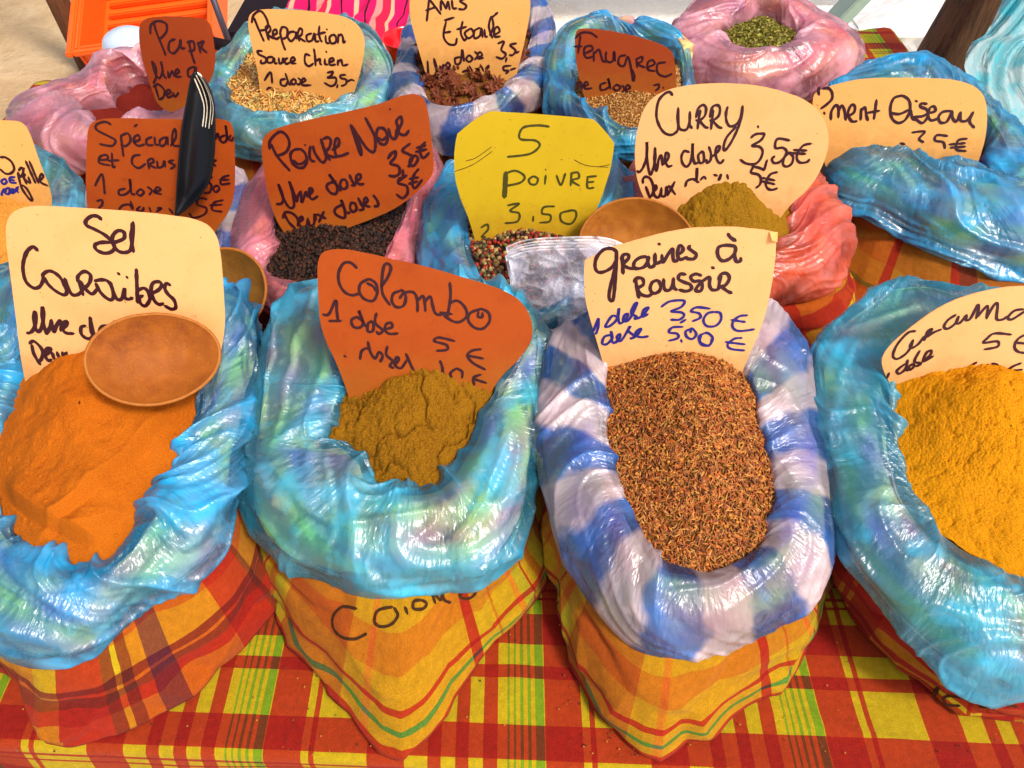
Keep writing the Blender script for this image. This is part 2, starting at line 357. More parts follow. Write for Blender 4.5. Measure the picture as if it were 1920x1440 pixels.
Y = Y - hang * (.12 * np.sin(X * 13 + 1.0) + .06 * np.sin(X * 31)) - hang * .1
# side overhangs
bk = np.clip(Y - back_y(X), 0, 9); Z = Z - np.clip(bk - .01, 0, 9); Y = np.where(bk > 0, back_y(X) + np.minimum(bk, .012), Y)
ov = np.clip(X - TX1, 0, 9) + np.clip(TX0 - X, 0, 9)
Xc = np.clip(X, TX0, TX1) + np.sign(X) * np.minimum(ov, .012); Z = Z - np.clip(ov - .008, 0, 9) - .002
Z = Z + (.0014 * fbm(X * 7, Y * 7, 0, 3, 9) + .0035 * np.clip(1 - np.abs(perlin(X * 3.2 + Y * 2, Y * 5, 0, 14)) * 7, 0, 1) ** 2 * np.clip(Sv / .05, 0, 1)) * (ov == 0)
uvs = np.stack([X, Sv + .0], -1).reshape(-1, 2)
cl = mesh_np('tablecloth', np.stack([Xc, Y, Z], -1).reshape(-1, 3), grid_faces(nx, ny), M_cloth, uv=uvs)
tag(cl, 'red, orange and yellow madras check cloth with green lines covering the stall table', 'tablecloth')

# ------------------------------------------------------------------ bags
def loop(c, pts, n=420, sm=3):
    p = np.array(pts, float) - c; a = np.arctan2(p[:, 1], p[:, 0]); r = np.hypot(p[:, 0], p[:, 1]); o = np.argsort(a); a = a[o]; r = r[o]
    a = np.concatenate([a - 2 * np.pi, a, a + 2 * np.pi]); r = np.concatenate([r, r, r])
    t = -np.pi / 2 + 2 * np.pi * np.arange(n) / n
    rr = np.interp((t + np.pi) % (2 * np.pi) - np.pi, a, r)
    k = np.exp(-.5 * (np.arange(-4 * sm, 4 * sm + 1) / sm) ** 2); k /= k.sum()
    rr = np.convolve(np.concatenate([rr[-4 * sm:], rr, rr[:4 * sm]]), k, 'valid')
    return np.stack([c[0] + rr * np.cos(t), c[1] + rr * np.sin(t)], -1)
BAGS = {}
def bag(key, label, c, inner, outer, zi, zo, liner, roll, sack, base=None, hc=(.016, .006), tw=.9, seed=0, amp=1.0, n=420, bulge=.007, sackdrop=.03):
    root = empty('spice_bag'); tag(root, label, 'bag', 'open spice bags standing on the stall table')
    c = np.array(c, float)
    ip = loop(c, inner, n); op = loop(c, outer, n, 4)
    wi = (ip[:, 1] - ip[:, 1].min()) / np.ptp(ip[:, 1]); wo = (op[:, 1] - op[:, 1].min()) / np.ptp(op[:, 1])
    I = U(ip[:, 0], ip[:, 1], zi[1] + (zi[0] - zi[1]) * wi); cen = I.mean(0)
    zz = zo[1] + (zo[0] - zo[1]) * wo
    for _ in range(25):   # the outer edge always stands clear of the inner edge
        O = U(op[:, 0], op[:, 1], zz); ang_i = np.arctan2(*(I - cen)[:, 1::-1].T); o_ = np.argsort(ang_i); ri = np.hypot(*(I - cen)[:, :2].T)
        need = np.interp(np.arctan2(*(O - cen)[:, 1::-1].T), ang_i[o_], ri[o_], period=2 * np.pi) + .028
        bad = np.hypot(*(O - cen)[:, :2].T) < need; zz = zz - .006 * (bad & (wo < .45)) + .006 * (bad & (wo > .55) & (zz < zi[0] + .005))
    kk = np.hanning(31); kk /= kk.sum(); zz = np.convolve(np.concatenate([zz[-15:], zz, zz[:15]]), kk, 'valid'); O = U(op[:, 0], op[:, 1], zz)
    h = O - cen; h[:, 2] = 0; h /= np.linalg.norm(h, axis=1)[:, None]
    fr = ss(0, 1, wo)[:, None]; up = np.array([0, 0, 1.0])
    hcc = hc[1] + (hc[0] - hc[1]) * wi[:, None]
    D = O - I
    Cz = np.maximum(I[:, 2:], O[:, 2:]) + hcc
    def at(f, z): q = I + D * f; q[:, 2:] = z; return q
    P = np.stack([I - up * .08 + h * .004, I - up * .03, I, at(.12, I[:, 2:] + .7 * (Cz - I[:, 2:])), at(.4, Cz),
                  at(.78, O[:, 2:] + .62 * (Cz - O[:, 2:])) + h * .006, O + h * .001, O - h * .014 * fr - up * (.004 * fr + .05 * (1 - fr)), O - h * .035 + up * (.012 * fr - .11 * (1 - fr))], 1)
    ns = 140
    B = cr(P, ns)
    du = np.linalg.norm(np.roll(B, -1, 0) - B, axis=2); uc = np.cumsum(du[:, 56]) - du[0, 56]; perim = uc[-1] + du[-1, 56]
    dsv = np.linalg.norm(np.diff(B, axis=1), axis=2); s = np.concatenate([np.zeros((n, 1)), np.cumsum(dsv, 1)], 1)
    u = np.repeat(uc[:, None], ns, 1)
    gu = np.roll(B, -1, 0) - np.roll(B, 1, 0); gs = np.gradient(B, axis=1)
    N = np.cross(gu, gs); N /= np.linalg.norm(N, axis=2)[..., None] + 1e-9
    if (N[:, 80] * (h + up)).sum() < 0: N = -N
    th = 2 * np.pi * u / perim; rad = perim / (2 * np.pi)
    # periodic coordinates for the folds: a circle in noise space, sheared along the profile
    def per(fu, fs, shear, sd, o=1):
        a = th + shear * s / rad
        cx, cy = np.cos(a) * rad * fu, np.sin(a) * rad * fu
        return perlin(cx, cy, s * fs, sd) if o == 1 else fbm(cx, cy, s * fs, o, sd)
    wv = per(8, 8, 0, seed + 1)
    big = per(9, 5, tw, seed + 2)
    rdg = lambda q, k: np.clip(1 - np.abs(q) * k, 0, 1)
    f1 = rdg(per(13, 3.0, tw * 1.2 + .5 * wv, seed + 3), 2.4) ** 2.2
    f2 = rdg(per(34, 6, tw * 2.0 + .9 * wv, seed + 4), 3.6) ** 1.3
    f3 = rdg(per(70, 14, tw * 2.4 - .6 * wv, seed + 5), 3.6)
    f4 = rdg(per(12, 17, -tw * 2.5 - 1.0, seed + 11), 4.5) ** 1.2
    reg = ss(-.35, .35, per(6, 6, 0, seed + 8))
    mk_ = ss(0, .035, s)
    d = (.0035 + .009 * np.clip(big + .2, 0, 1) + .0120 * f1 * (.3 + reg) + .0042 * f2 * (.1 + reg) * ss(.03, .09, s) + .0008 * f3 * (.2 + reg) + .0045 * f4 * (1.1 - reg)) * amp
    off = d.mean()
    d = d * (.25 + .75 * mk_)
    B = B - N * (off * .95 * mk_)[..., None]
    V = B + N * d[..., None]
    fold = np.clip(f1 * (.3 + reg) + .5 * f2 * reg, 0, 1)
    # hem raggedness
    rag = per(22, 1, 0, seed + 7)[:, :1] * .006 * ss(.8, 1, np.linspace(0, 1, ns))[None, :]
    V[..., 2] += rag
    uv = np.stack([u, s], -1).reshape(-1, 2)
    fc = grid_faces(n, ns, True)
    lo = mesh_np('plastic_liner', V.reshape(-1, 3), fc, liner, root, uv, {'fold': fold})
    big2 = B - N * .006 + N * (.0025 * per(8, 8, 0, seed + 9))[..., None] + N * (.003 * np.clip(big + .2, 0, 1))[..., None]
    mesh_np('rolled_cuff', big2[:, 8:-30].reshape(-1, 3), grid_faces(n, ns - 38, True), roll, root, np.stack([u, s], -1)[:, 8:-30].reshape(-1, 2))
    # ---- sack body
    T = O - h * (.020 * fr + .012) + up * (.022 * fr - .05 * (1 - fr)) 
    c0 = O[:, :2].mean(0)
    wa = np.arctan2(T[:, 1] - c0[1], T[:, 0] - c0[0]); tr_ = np.hypot(T[:, 0] - c0[0], T[:, 1] - c0[1])
    br = tr_ * 1.02
    if base is not None:
        b = np.array(base, float); W = U(b[:, 0], b[:, 1], .008); a2 = np.unwrap(np.arctan2(W[:, 1] - c0[1], W[:, 0] - c0[0])); r2 = np.hypot(W[:, 0] - c0[0], W[:, 1] - c0[1])
        if a2[0] > a2[-1]: a2 = a2[::-1]; r2 = r2[::-1]
        mid = (a2[0] + a2[-1]) / 2
        wr = (wa - mid + np.pi) % (2 * np.pi) - np.pi + mid
        ins = ss(a2[0] - .5, a2[0] + .02, wr) * (1 - ss(a2[-1] - .02, a2[-1] + .5, wr))
        br = br * (1 - ins) + np.interp(wr, a2, r2) * ins
    Bt = np.stack([c0[0] + br * np.cos(wa), c0[1] + br * np.sin(wa), np.full(n, .006)], -1)
    nk = 46; k = np.linspace(0, 1, nk)
    Q = T[:, None] * (1 - k[None, :, None]) + Bt[:, None] * k[None, :, None]
    hb = Q - np.array([c0[0], c0[1], 0]); hb[..., 2] = 0; hb /= np.linalg.norm(hb, axis=2)[..., None]
    Q = Q + hb * (bulge * np.sin(np.pi * k ** 1.3))[None, :, None]
    ub = np.cumsum(np.linalg.norm(np.roll(Q[:, 20], -1, 0) - Q[:, 20], axis=1)); pb = ub[-1]
    tb_ = 2 * np.pi * ub / pb; rb = pb / (2 * np.pi)
    Lz = np.linalg.norm(np.diff(Q, axis=1), axis=2).mean(0); vb = np.concatenate([[0], np.cumsum(Lz)])
    cx, cy = np.cos(tb_)[:, None] * rb, np.sin(tb_)[:, None] * rb
    dn = .010 * perlin(cx * 7, cy * 7, vb[None] * 6, seed + 20) + .010 * np.clip(1 - np.abs(perlin(cx * 10 + vb[None] * 9, cy * 10, vb[None] * 5, seed + 21)) * 2.6, 0, 1) ** 1.5 * ss(.1, .8, k)[None] - .007 * np.clip(1 - np.abs(perlin(cx * 6 - vb[None] * 12, cy * 6, vb[None] * 9, seed + 22)) * 5, 0, 1) + .0022 * fbm(cx * 22, cy * 22, vb[None] * 22, 3, seed)
    Q = Q + hb * dn[..., None]; Q[..., 2] = np.maximum(Q[..., 2], .004)
    # turned-in bottom ring
    inn = Q[:, -1:] * .9 + np.array([c0[0], c0[1], 0]) * .1; inn[..., 2] = .003
    Q = np.concatenate([Q, inn], 1); vb = np.append(vb, vb[-1] + .02)
    so = mesh_np('cloth_sack', Q.reshape(-1, 3), grid_faces(n, nk + 1, True), sack, root, np.stack([np.repeat(ub[:, None], nk + 1, 1), np.repeat(vb[None], n, 0)], -1).reshape(-1, 2))
    BAGS[key] = dict(root=root, I=I, cen=cen, liner=(V.reshape(-1, 3), fc), sack=(Q.reshape(-1, 3), grid_faces(n, nk + 1, True)), n=n)
    return root
def content(key, name, label, cat, mat, mound=.03, na=360, nr=110, lumps=0, lr=(.003, .008), fine=.0006, wave=.004, cracks=0, sink=.004, top=(0, 0), fn=None, seed=0, expand=1.03, spread=.9):
    b = BAGS[key]; I = b['I']; cen = b['cen']
    idx = (np.arange(na) * b['n'] / na).astype(int); E = cen + (I[idx] - cen) * expand
    A = np.c_[I[:, :2], np.ones(len(I))]; co, *_ = np.linalg.lstsq(A, I[:, 2], rcond=None)
    rr = np.linspace(0.002, 1, nr) ** .8
    XY = cen[:2] + (E[:, None, :2] - cen[:2]) * rr[None, :, None]
    pl = XY @ co[:2] + co[2]
    res = (I[idx, 2] - (E[:, :2] @ co[:2] + co[2]))
    X_, Y_ = XY[..., 0], XY[..., 1]
    sc = np.abs(I - cen).max(0)
    rx = np.clip(np.hypot((X_ - cen[0] - top[0] * sc[0]) / sc[0], (Y_ - cen[1] - top[1] * sc[1]) / sc[1]), 0, 3)
    Z_ = pl + res[:, None] * rr[None] ** 4 - sink + mound * (1 - rr[None] ** 2) * np.exp(-rx ** 2 * spread)
    Z_ = Z_ + wave * fbm(X_ * 18, Y_ * 18, 0, 3, seed) * (1 - rr[None] ** 6)
    if cracks: 
        r_ = 1 - np.abs(fbm(X_ * 15, Y_ * 15, 0, 4, seed + 4)) * 3.6
        Z_ = Z_ - cracks * np.clip(r_, 0, 1) ** 4 * ss(-.2, .4, perlin(X_ * 9, Y_ * 9, 0, seed + 6))
    if fn is not None: Z_ = Z_ + fn(X_, Y_)
    if lumps:
        L = rng.random((lumps, 2)); mn, mx = E[:, :2].min(0), E[:, :2].max(0); L = mn + L * (mx - mn)
        rad = lr[0] + (lr[1] - lr[0]) * rng.random(lumps) ** 3
        H = np.zeros(X_.size); Xf, Yf = X_.ravel() + .0012 * fbm(X_ * 300, Y_ * 300, 0, 2, 3).ravel(), Y_.ravel() + .0012 * fbm(X_ * 300, Y_ * 300, 9, 2, 6).ravel()
        for (lx, ly), q in zip(L, rad):
            m = (np.abs(Xf - lx) < q) & (np.abs(Yf - ly) < q)
            if not m.any(): continue
            dd = 1 - ((Xf[m] - lx) ** 2 + (Yf[m] - ly) ** 2) / q ** 2
            H[m] = np.maximum(H[m], min(q * .7, .0035) * np.clip(dd, 0, 1) ** .6)
        Z_ = Z_ + H.reshape(X_.shape)
    Z_ = Z_ + fine * fbm(X_ * 380, Y_ * 380, 0, 2, seed + 7)
    V = np.stack([X_, Y_, Z_], -1)
    o = mesh_np(name, V.reshape(-1, 3), grid_faces(na, nr, True), mat)
    if label: tag(o, label, cat, kind='stuff')
    b['surf'] = (V, rr)
    return o
def surf_points(key, N, rmax=1.0, region=None):
    """random points on a content surface: position, normal"""
    V, rr = BAGS[key]['surf']; na, nr, _ = V.shape
    P = []
    e1 = np.roll(V, -1, 0)[:, :-1] - V[:, :-1]; e2 = V[:, 1:] - V[:, :-1]; cr_ = np.cross(e1, e2); ar = np.linalg.norm(cr_, axis=2)
    nrm = cr_ / (ar[..., None] + 1e-12); nrm = np.where(nrm[..., 2:] < 0, -nrm, nrm)
    pr = ar.ravel() / ar.sum(); ids = rng.choice(len(pr), N, p=pr)
    i, j = ids // (nr - 1), ids % (nr - 1); a, b = rng.random((N, 1)), rng.random((N, 1))
    pos = V[i, j] + e1[i, j] * a + e2[i, j] * b
    return pos, nrm[i, j]
def scatter(name, proto_v, proto_f, pos, nrm, size, tilt=.5, cols=None, mat=None, lift=0.0, squash=None, label=None, cat=None):
    N = len(pos); k = len(proto_v)
    yaw = rng.random(N) * 2 * np.pi; tx = rng.normal(size=N) * tilt; ty = rng.normal(size=N) * tilt
    cyw, syw = np.cos(yaw), np.sin(yaw); cx, sx = np.cos(tx), np.sin(tx); cy, sy = np.cos(ty), np.sin(ty)
    Rz = np.zeros((N, 3, 3)); Rz[:, 0, 0] = cyw; Rz[:, 0, 1] = -syw; Rz[:, 1, 0] = syw; Rz[:, 1, 1] = cyw; Rz[:, 2, 2] = 1
    Rx = np.zeros((N, 3, 3)); Rx[:, 0, 0] = 1; Rx[:, 1, 1] = cx; Rx[:, 1, 2] = -sx; Rx[:, 2, 1] = sx; Rx[:, 2, 2] = cx
    Ry = np.zeros((N, 3, 3)); Ry[:, 1, 1] = 1; Ry[:, 0, 0] = cy; Ry[:, 0, 2] = sy; Ry[:, 2, 0] = -sy; Ry[:, 2, 2] = cy
    # align z to normal
    z = nrm; x = np.cross(np.array([0, 1.0, 0]), z); x /= np.linalg.norm(x, axis=1)[:, None]; y = np.cross(z, x)
    A = np.stack([x, y, z], 2)
    Rm = A @ Rx @ Ry @ Rz if False else A @ Rz @ Rx @ Ry
    sz = np.asarray(size)[:, None, None] if np.ndim(size) else size
    V = np.einsum('nij,kj->nki', Rm, proto_v) * sz + (pos + nrm * lift)[:, None]
    Fc = (np.asarray(proto_f)[None] + (np.arange(N) * k)[:, None, None]).reshape(-1, np.asarray(proto_f).shape[1])
    C = np.repeat(cols, k, 0) if cols is not None else None
    o = mesh_np(name, V.reshape(-1, 3), Fc, mat, cols=C)
    if label: tag(o, label, cat, kind='stuff')
    return o
def ico(sub):
    bm = bmesh.new(); bmesh.ops.create_icosphere(bm, subdivisions=sub, radius=1); bm.verts.index_update()
    v = np.array([x.co[:] for x in bm.verts]); f = np.array([[q.index for q in p.verts] for p in bm.faces]); bm.free(); return v, f
def spindle(L=1.0, W=.16, seg=5, rings=4, bend=.08):
    v = [(-L / 2, 0, 0)]
    for i in range(1, rings):
        t = i / rings; x = -L / 2 + L * t; rr = W * math.sin(math.pi * t) ** .8
        for k in range(seg): a = 2 * math.pi * k / seg; v.append((x, rr * math.cos(a), rr * math.sin(a) + bend * math.sin(math.pi * t)))
    v.append((L / 2, 0, 0)); f = []
    for k in range(seg): f.append((0, 1 + (k + 1) % seg, 1 + k, 1 + k))
    for i in range(rings - 2):
        for k in range(seg): a = 1 + i * seg; f.append((a + k, a + (k + 1) % seg, a + seg + (k + 1) % seg, a + seg + k))
    a = 1 + (rings - 2) * seg
    for k in range(seg): f.append((a + k, a + (k + 1) % seg, len(v) - 1, len(v) - 1))
    f = [tuple(dict.fromkeys(q)) for q in f]
    tri = []
    for q in f:
        tri.append(q[:3]); 
        if len(q) == 4: tri.append((q[0], q[2], q[3]))
    return np.array(v), np.array(tri)
def pick(pal, N, jit=.12):
    pal = np.array(pal); c = pal[rng.integers(0, len(pal), N)]; return np.clip(c * (1 + jit * rng.normal(size=(N, 1))), 0, 1)

# --- front row
bag('sel', 'sky blue lined bag of orange powder in the front left corner', (185, 850),
    [(40, 690), (4, 800), (2, 900), (8, 965), (45, 1005), (110, 1040), (195, 1055), (250, 985), (285, 905), (345, 805), (368, 740), (395, 640), (370, 560), (200, 520), (70, 580)],
    [(-100, 700), (-120, 900), (-70, 1120), (0, 1228), (60, 1252), (120, 1252), (180, 1228), (240, 1172), (270, 1145), (370, 1092), (405, 1062), (438, 1010), (442, 950), (455, 850), (475, 740), (488, 640), (480, 590), (455, 552), (410, 540), (200, 460), (0, 490), (-80, 580)],
    (.15, .235), (.085, .24), M_pl_blue, M_roll, M_sackA, [(-60, 1210), (10, 1270), (50, 1310), (82, 1392), (150, 1388), (215, 1375), (330, 1315), (430, 1240), (515, 1135), (505, 1040)], seed=10, tw=.55, amp=1.15, n=720)
bag('colombo', 'turquoise lined mustard madras bag of olive brown powder, under the Colombo card', (785, 770),
    [(640, 640), (652, 720), (638, 770), (612, 828), (655, 822), (692, 852), (712, 902), (760, 908), (812, 902), (852, 848), (890, 772), (925, 720), (960, 660), (990, 610), (950, 560), (800, 535), (680, 560)],
    [(590, 522), (555, 528), (505, 580), (482, 650), (478, 720), (462, 800), (455, 900), (462, 965), (490, 1020), (540, 1062), (600, 1085), (670, 1110), (760, 1110), (800, 1090), (850, 1086), (890, 1094), (960, 1040), (1000, 965), (1008, 880), (1015, 780), (1026, 680), (1030, 640), (1018, 605), (985, 590), (850, 560), (700, 525), (620, 515)],
    (.155, .24), (.085, .245), M_pl_turq, M_roll, M_sackB, [(482, 1000), (515, 1100), (600, 1275), (650, 1335), (712, 1408), (752, 1416), (800, 1375), (850, 1300), (930, 1200), (1005, 1110), (1022, 1000)], seed=30, tw=.22, amp=1.15, n=720)
bag('graines', 'blue and white banded bag full of brown seeds, under the Graines à roussir card', (1292, 860),
    [(1135, 670), (1145, 760), (1150, 850), (1163, 900), (1180, 950), (1208, 1005), (1238, 1050), (1290, 1060), (1322, 1070), (1360, 1058), (1402, 1040), (1440, 1000), (1448, 940), (1442, 860), (1430, 800), (1402, 722), (1385, 680), (1370, 620), (1260, 595), (1160, 610)],
    [(1032, 640), (1022, 700), (1008, 780), (1012, 880), (1030, 960), (1050, 1030), (1080, 1090), (1130, 1160), (1180, 1210), (1220, 1230), (1300, 1228), (1380, 1215), (1450, 1180), (1510, 1140), (1545, 1080), (1560, 1000), (1555, 900), (1545, 800), (1530, 700), (1505, 630), (1470, 588), (1430, 560), (1300, 520), (1150, 545), (1085, 600), (1055, 612)],
    (.15, .235), (.085, .24), M_pl_stripe, M_roll, M_sackB, [(1015, 960), (1045, 1110), (1092, 1280), (1125, 1345), (1200, 1418), (1238, 1436), (1290, 1405), (1370, 1355), (1440, 1295), (1535, 1170), (1560, 1070)], seed=50, tw=.35, amp=.6, n=720)
bag('curcuma', 'pale turquoise lined scarlet madras bag of yellow powder at the front right edge', (1850, 860),
    [(1675, 720), (1682, 800), (1700, 880), (1732, 955), (1790, 1010), (1850, 1045), (1895, 1082), (1950, 1092), (2020, 1060), (2050, 960), (2040, 840), (2000, 740), (1900, 650), (1760, 650)],
    [(1800, 540), (1750, 522), (1680, 525), (1620, 565), (1560, 610), (1525, 655), (1525, 720), (1535, 820), (1550, 900), (1560, 980), (1572, 1050), (1620, 1110), (1680, 1180), (1750, 1240), (1840, 1290), (1900, 1302), (2000, 1290), (2100, 1200), (2150, 1000), (2140, 800), (2080, 640), (1960, 560), (1870, 540)],
    (.15, .235), (.085, .24), M_pl_turq, M_roll, M_sackD, [(1562, 1090), (1595, 1150), (1685, 1240), (1765, 1315), (1850, 1348), (1950, 1360), (2050, 1340), (2150, 1200)], seed=70, tw=-.5, amp=1.15, n=720)
# --- second row
bag('grill', 'green and yellow tinted bag cut off by the left edge of the photo', (-60, 420),
    [(72, 330), (82, 420), (40, 500), (-40, 530), (-150, 500), (-190, 420), (-150, 330), (-40, 300)],
    [(80, 286), (130, 308), (158, 350), (165, 420), (120, 540), (50, 610), (-60, 630), (-200, 600), (-280, 450), (-220, 290), (-60, 230)],
    (.17, .20), (.10, .21), M_pl_pale, M_roll, M_sackD, seed=90, amp=.8, n=260)
bag('special', 'blue and white banded bag behind the Sel Caraïbes card, holding the Spécial card', (300, 440),
    [(392, 410), (385, 470), (300, 500), (220, 480), (190, 420), (230, 370), (350, 350)],
    [(478, 350), (482, 400), (455, 470), (400, 540), (290, 560), (180, 530), (168, 430), (175, 360), (250, 310), (400, 310)],
    (.17, .20), (.10, .21), M_pl_stripe, M_roll, M_sackA, seed=110, amp=.7, n=260)
bag('noir', 'pink lined bag of black peppercorns under the Poivre Noir card', (630, 440),
    [(520, 400), (523, 465), (498, 505), (505, 532), (560, 538), (640, 540), (705, 520), (724, 470), (745, 420), (765, 350), (700, 310), (560, 330)],
    [(487, 318), (465, 350), (445, 400), (427, 465), (440, 520), (490, 575), (560, 600), (660, 600), (740, 570), (778, 495), (785, 440), (805, 385), (832, 310), (812, 280), (700, 240), (540, 260)],
    (.17, .22), (.10, .235), M_pl_pink, M_rollpink, M_sackD, seed=130, amp=.7, n=320)
bag('cinq', 'blue lined bag of mixed peppercorns under the yellow 5 poivre card', (985, 440),
    [(880, 430), (896, 500), (920, 560), (1000, 590), (1060, 560), (1090, 480), (1105, 410), (1080, 350), (980, 330), (890, 350)],
    [(845, 312), (812, 350), (790, 400), (782, 480), (790, 540), (850, 590), (950, 640), (1050, 620), (1130, 560), (1170, 450), (1186, 340), (1165, 300), (1000, 255)],
    (.17, .22), (.10, .235), M_pl_blue, M_roll, M_sackA, seed=150, amp=.6, n=320)
bag('curry', 'coral red lined bag of heaped brown powder under the Curry card', (1345, 430),
    [(1480, 400), (1476, 445), (1440, 475), (1350, 500), (1260, 500), (1215, 450), (1220, 380), (1280, 320), (1400, 310), (1462, 350)],
    [(1545, 330), (1570, 370), (1592, 440), (1590, 500), (1562, 535), (1510, 560), (1440, 575), (1330, 600), (1220, 580), (1150, 500), (1155, 400), (1172, 320), (1250, 250), (1400, 240), (1500, 270)],
    (.17, .22), (.10, .235), M_pl_coral, M_rollpink, M_sackD, [(1400, 700), (1480, 690), (1560, 650), (1610, 560)], seed=170, amp=.9, tw=.12, n=360)
bag('piment', 'large sky blue lined bag with a brown madras sack at the right', (1740, 250),
    [(1590, 215), (1650, 245), (1720, 278), (1790, 300), (1852, 345), (1850, 290), (1850, 235), (1800, 190), (1680, 165), (1600, 180)],
    [(1552, 235), (1545, 310), (1560, 362), (1620, 395), (1700, 432), (1790, 487), (1860, 502), (1960, 535), (2030, 470), (2010, 340), (1930, 250), (1880, 220), (1800, 140), (1650, 120), (1560, 165)],
    (.20, .23), (.12, .235), M_pl_blue, M_roll, M_sackJ, [(1560, 470), (1580, 600), (1700, 660), (1900, 700), (2060, 640), (2080, 450)], hc=(.02, .012), seed=190, amp=1.0, tw=.6, n=420)
# --- back row
bag('paprika', 'pale pink lined bag at the back left in front of the orange crate', (240, 180),
    [(135, 192), (170, 222), (260, 218), (330, 200), (345, 186), (300, 174), (210, 178), (150, 182)],
    [(3, 215), (10, 250), (60, 292), (110, 312), (165, 315), (250, 295), (350, 262), (388, 210), (392, 140), (330, 100), (260, 98), (165, 122), (140, 148), (75, 168), (25, 190)],
    (.15, .13), (.09, .165), M_pl_lilac, M_rollpink, M_sackD, hc=(.02, .012), seed=210, amp=1.0, tw=.7, n=360)
bag('chien', 'blue green lined bag of dried shreds under the Préparation sauce chien card', (560, 165),
    [(428, 160), (440, 200), (480, 213), (540, 222), (600, 210), (648, 180), (672, 130), (600, 90), (480, 95), (450, 130)],
    [(375, 140), (392, 215), (430, 290), (490, 302), (540, 290), (600, 275), (680, 240), (722, 190), (742, 130), (725, 95), (700, 58), (600, 30), (455, 50), (440, 82), (398, 108)],
    (.17, .20), (.10, .24), M_pl_pale, M_roll, M_sackJ, seed=230, amp=.9, tw=.4, n=360)
bag('anis', 'blue and white banded bag of star anise under the Anis Étoilé card', (890, 130),
    [(795, 150), (800, 185), (850, 213), (900, 195), (945, 160), (982, 110), (990, 50), (900, 10), (805, 40)],
    [(748, 120), (722, 170), (735, 210), (800, 272), (840, 292), (880, 285), (960, 218), (1012, 198), (1032, 120), (1038, 40), (1012, -10), (940, -50), (800, -30), (762, 60)],
    (.17, .20), (.10, .24), M_pl_stripe, M_roll, M_sackA, seed=250, amp=.6, tw=.5, n=360)
bag('fenugrec', 'blue lined bag of small tan seeds under the dark Fenugrec card', (1170, 155),
    [(1080, 150), (1088, 190), (1130, 215), (1190, 248), (1240, 240), (1270, 190), (1265, 110), (1190, 80), (1095, 90)],
    [(1030, 90), (1022, 150), (1032, 215), (1095, 250), (1150, 285), (1185, 302), (1250, 290), (1292, 240), (1300, 140), (1268, 60), (1180, 45), (1080, 38), (1050, 52)],
    (.17, .20), (.10, .24), M_pl_blue, M_roll, M_sackB, seed=270, amp=.8, tw=1.1, n=360)
bag('herbs', 'pink lined bag of dried green herbs without a card at the back', (1428, 62),
    [(1350, 58), (1370, 82), (1430, 92), (1490, 78), (1505, 60), (1465, 42), (1400, 36), (1365, 44)],
    [(1265, 50), (1262, 110), (1285, 158), (1340, 205), (1420, 215), (1500, 190), (1560, 160), (1602, 140), (1622, 82), (1600, 58), (1540, 22), (1480, -8), (1400, -26), (1320, -10), (1280, 22)],
    (.19, .20), (.09, .24), M_pl_lilac, M_rollpink, M_sackD, hc=(.02, .012), seed=290, amp=.9, tw=.4, n=360)

# ------------------------------------------------------------------ contents
def ridges(X_, Y_):
    q = 0
    for (ax, ay, bx, by, wd, ht) in (((10, 900, 180, 985, .012, .02)), ((60, 990, 330, 770, .010, .016)), ((0, 1000, 240, 930, .010, .010)), ((60, 760, 260, 800, .018, .006))):
        a = U(np.array(float(ax)), np.array(float(ay)), .19)[:2]; b = U(np.array(float(bx)), np.array(float(by)), .19)[:2]
        dv = b - a; L = np.hypot(*dv); dv /= L
        t = (X_ - a[0]) * dv[0] + (Y_ - a[1]) * dv[1]; s_ = -(X_ - a[0]) * dv[1] + (Y_ - a[1]) * dv[0] + .012 * np.sin(t / L * 3.1)
        q = q + ht * ss(-wd, .15 * wd, s_) * np.exp(-np.clip(s_, 0, 9) / .03) * ss(-.02, .03, t) * (1 - ss(L - .03, L + .01, t))
    return q
content('sel', 'orange_salt_powder', 'smooth orange powder with scooped ridges filling the front left bag', 'spice', M_sel, mound=.05, na=480, nr=170, fn=ridges, fine=.0007, wave=.007, lumps=500, lr=(.0008, .003), seed=1, top=(-.1, .3))
content('colombo', 'olive_curry_powder', 'crumbly olive brown powder with cracks under the Colombo card', 'spice', M_col, mound=.045, na=480, nr=200, lumps=3200, lr=(.001, .004), cracks=.009, wave=.007, fine=.0012, seed=2, top=(0, .4))
content('curcuma', 'turmeric_powder', 'lumpy bright yellow powder in the front right bag', 'spice', M_cum, mound=.06, na=520, nr=230, lumps=4200, lr=(.0012, .011), wave=.005, fine=.0010, seed=3, top=(-.1, .35))
content('curry', 'brown_curry_powder', 'heaped lumpy brown powder in front of the Curry card', 'spice', M_cur, mound=.085, na=360, nr=150, lumps=2200, lr=(.0012, .0075), wave=.006, fine=.001, seed=4, top=(.1, .5), spread=.35)
content('grill', 'grill_spice_powder', 'coarse brown spice at the left edge behind the Sel Caraïbes card', 'spice', M_gri, mound=.05, na=240, nr=80, lumps=600, lr=(.002, .006), seed=5, top=(.4, .4))
content('special', 'fish_spice_powder', 'dark ochre spice hidden behind the Sel Caraïbes card', 'spice', M_gri, mound=.0, na=160, nr=40, seed=6)
content('piment', 'chilli_flakes', 'dark red chilli at the bottom of the large blue lined bag', 'spice', plain('dried_chilli', (.2, .01, .005), .7, .3, .5, 60), mound=-.03, na=160, nr=40, lumps=300, lr=(.003, .008), seed=7, sink=.03)
content('paprika', 'paprika_powder', 'dark red powder low inside the pale pink lined bag', 'spice', plain('paprika_red', (.16, .014, .008), .9, .1, .4, 60), mound=-.03, na=160, nr=40, seed=8, sink=.03)
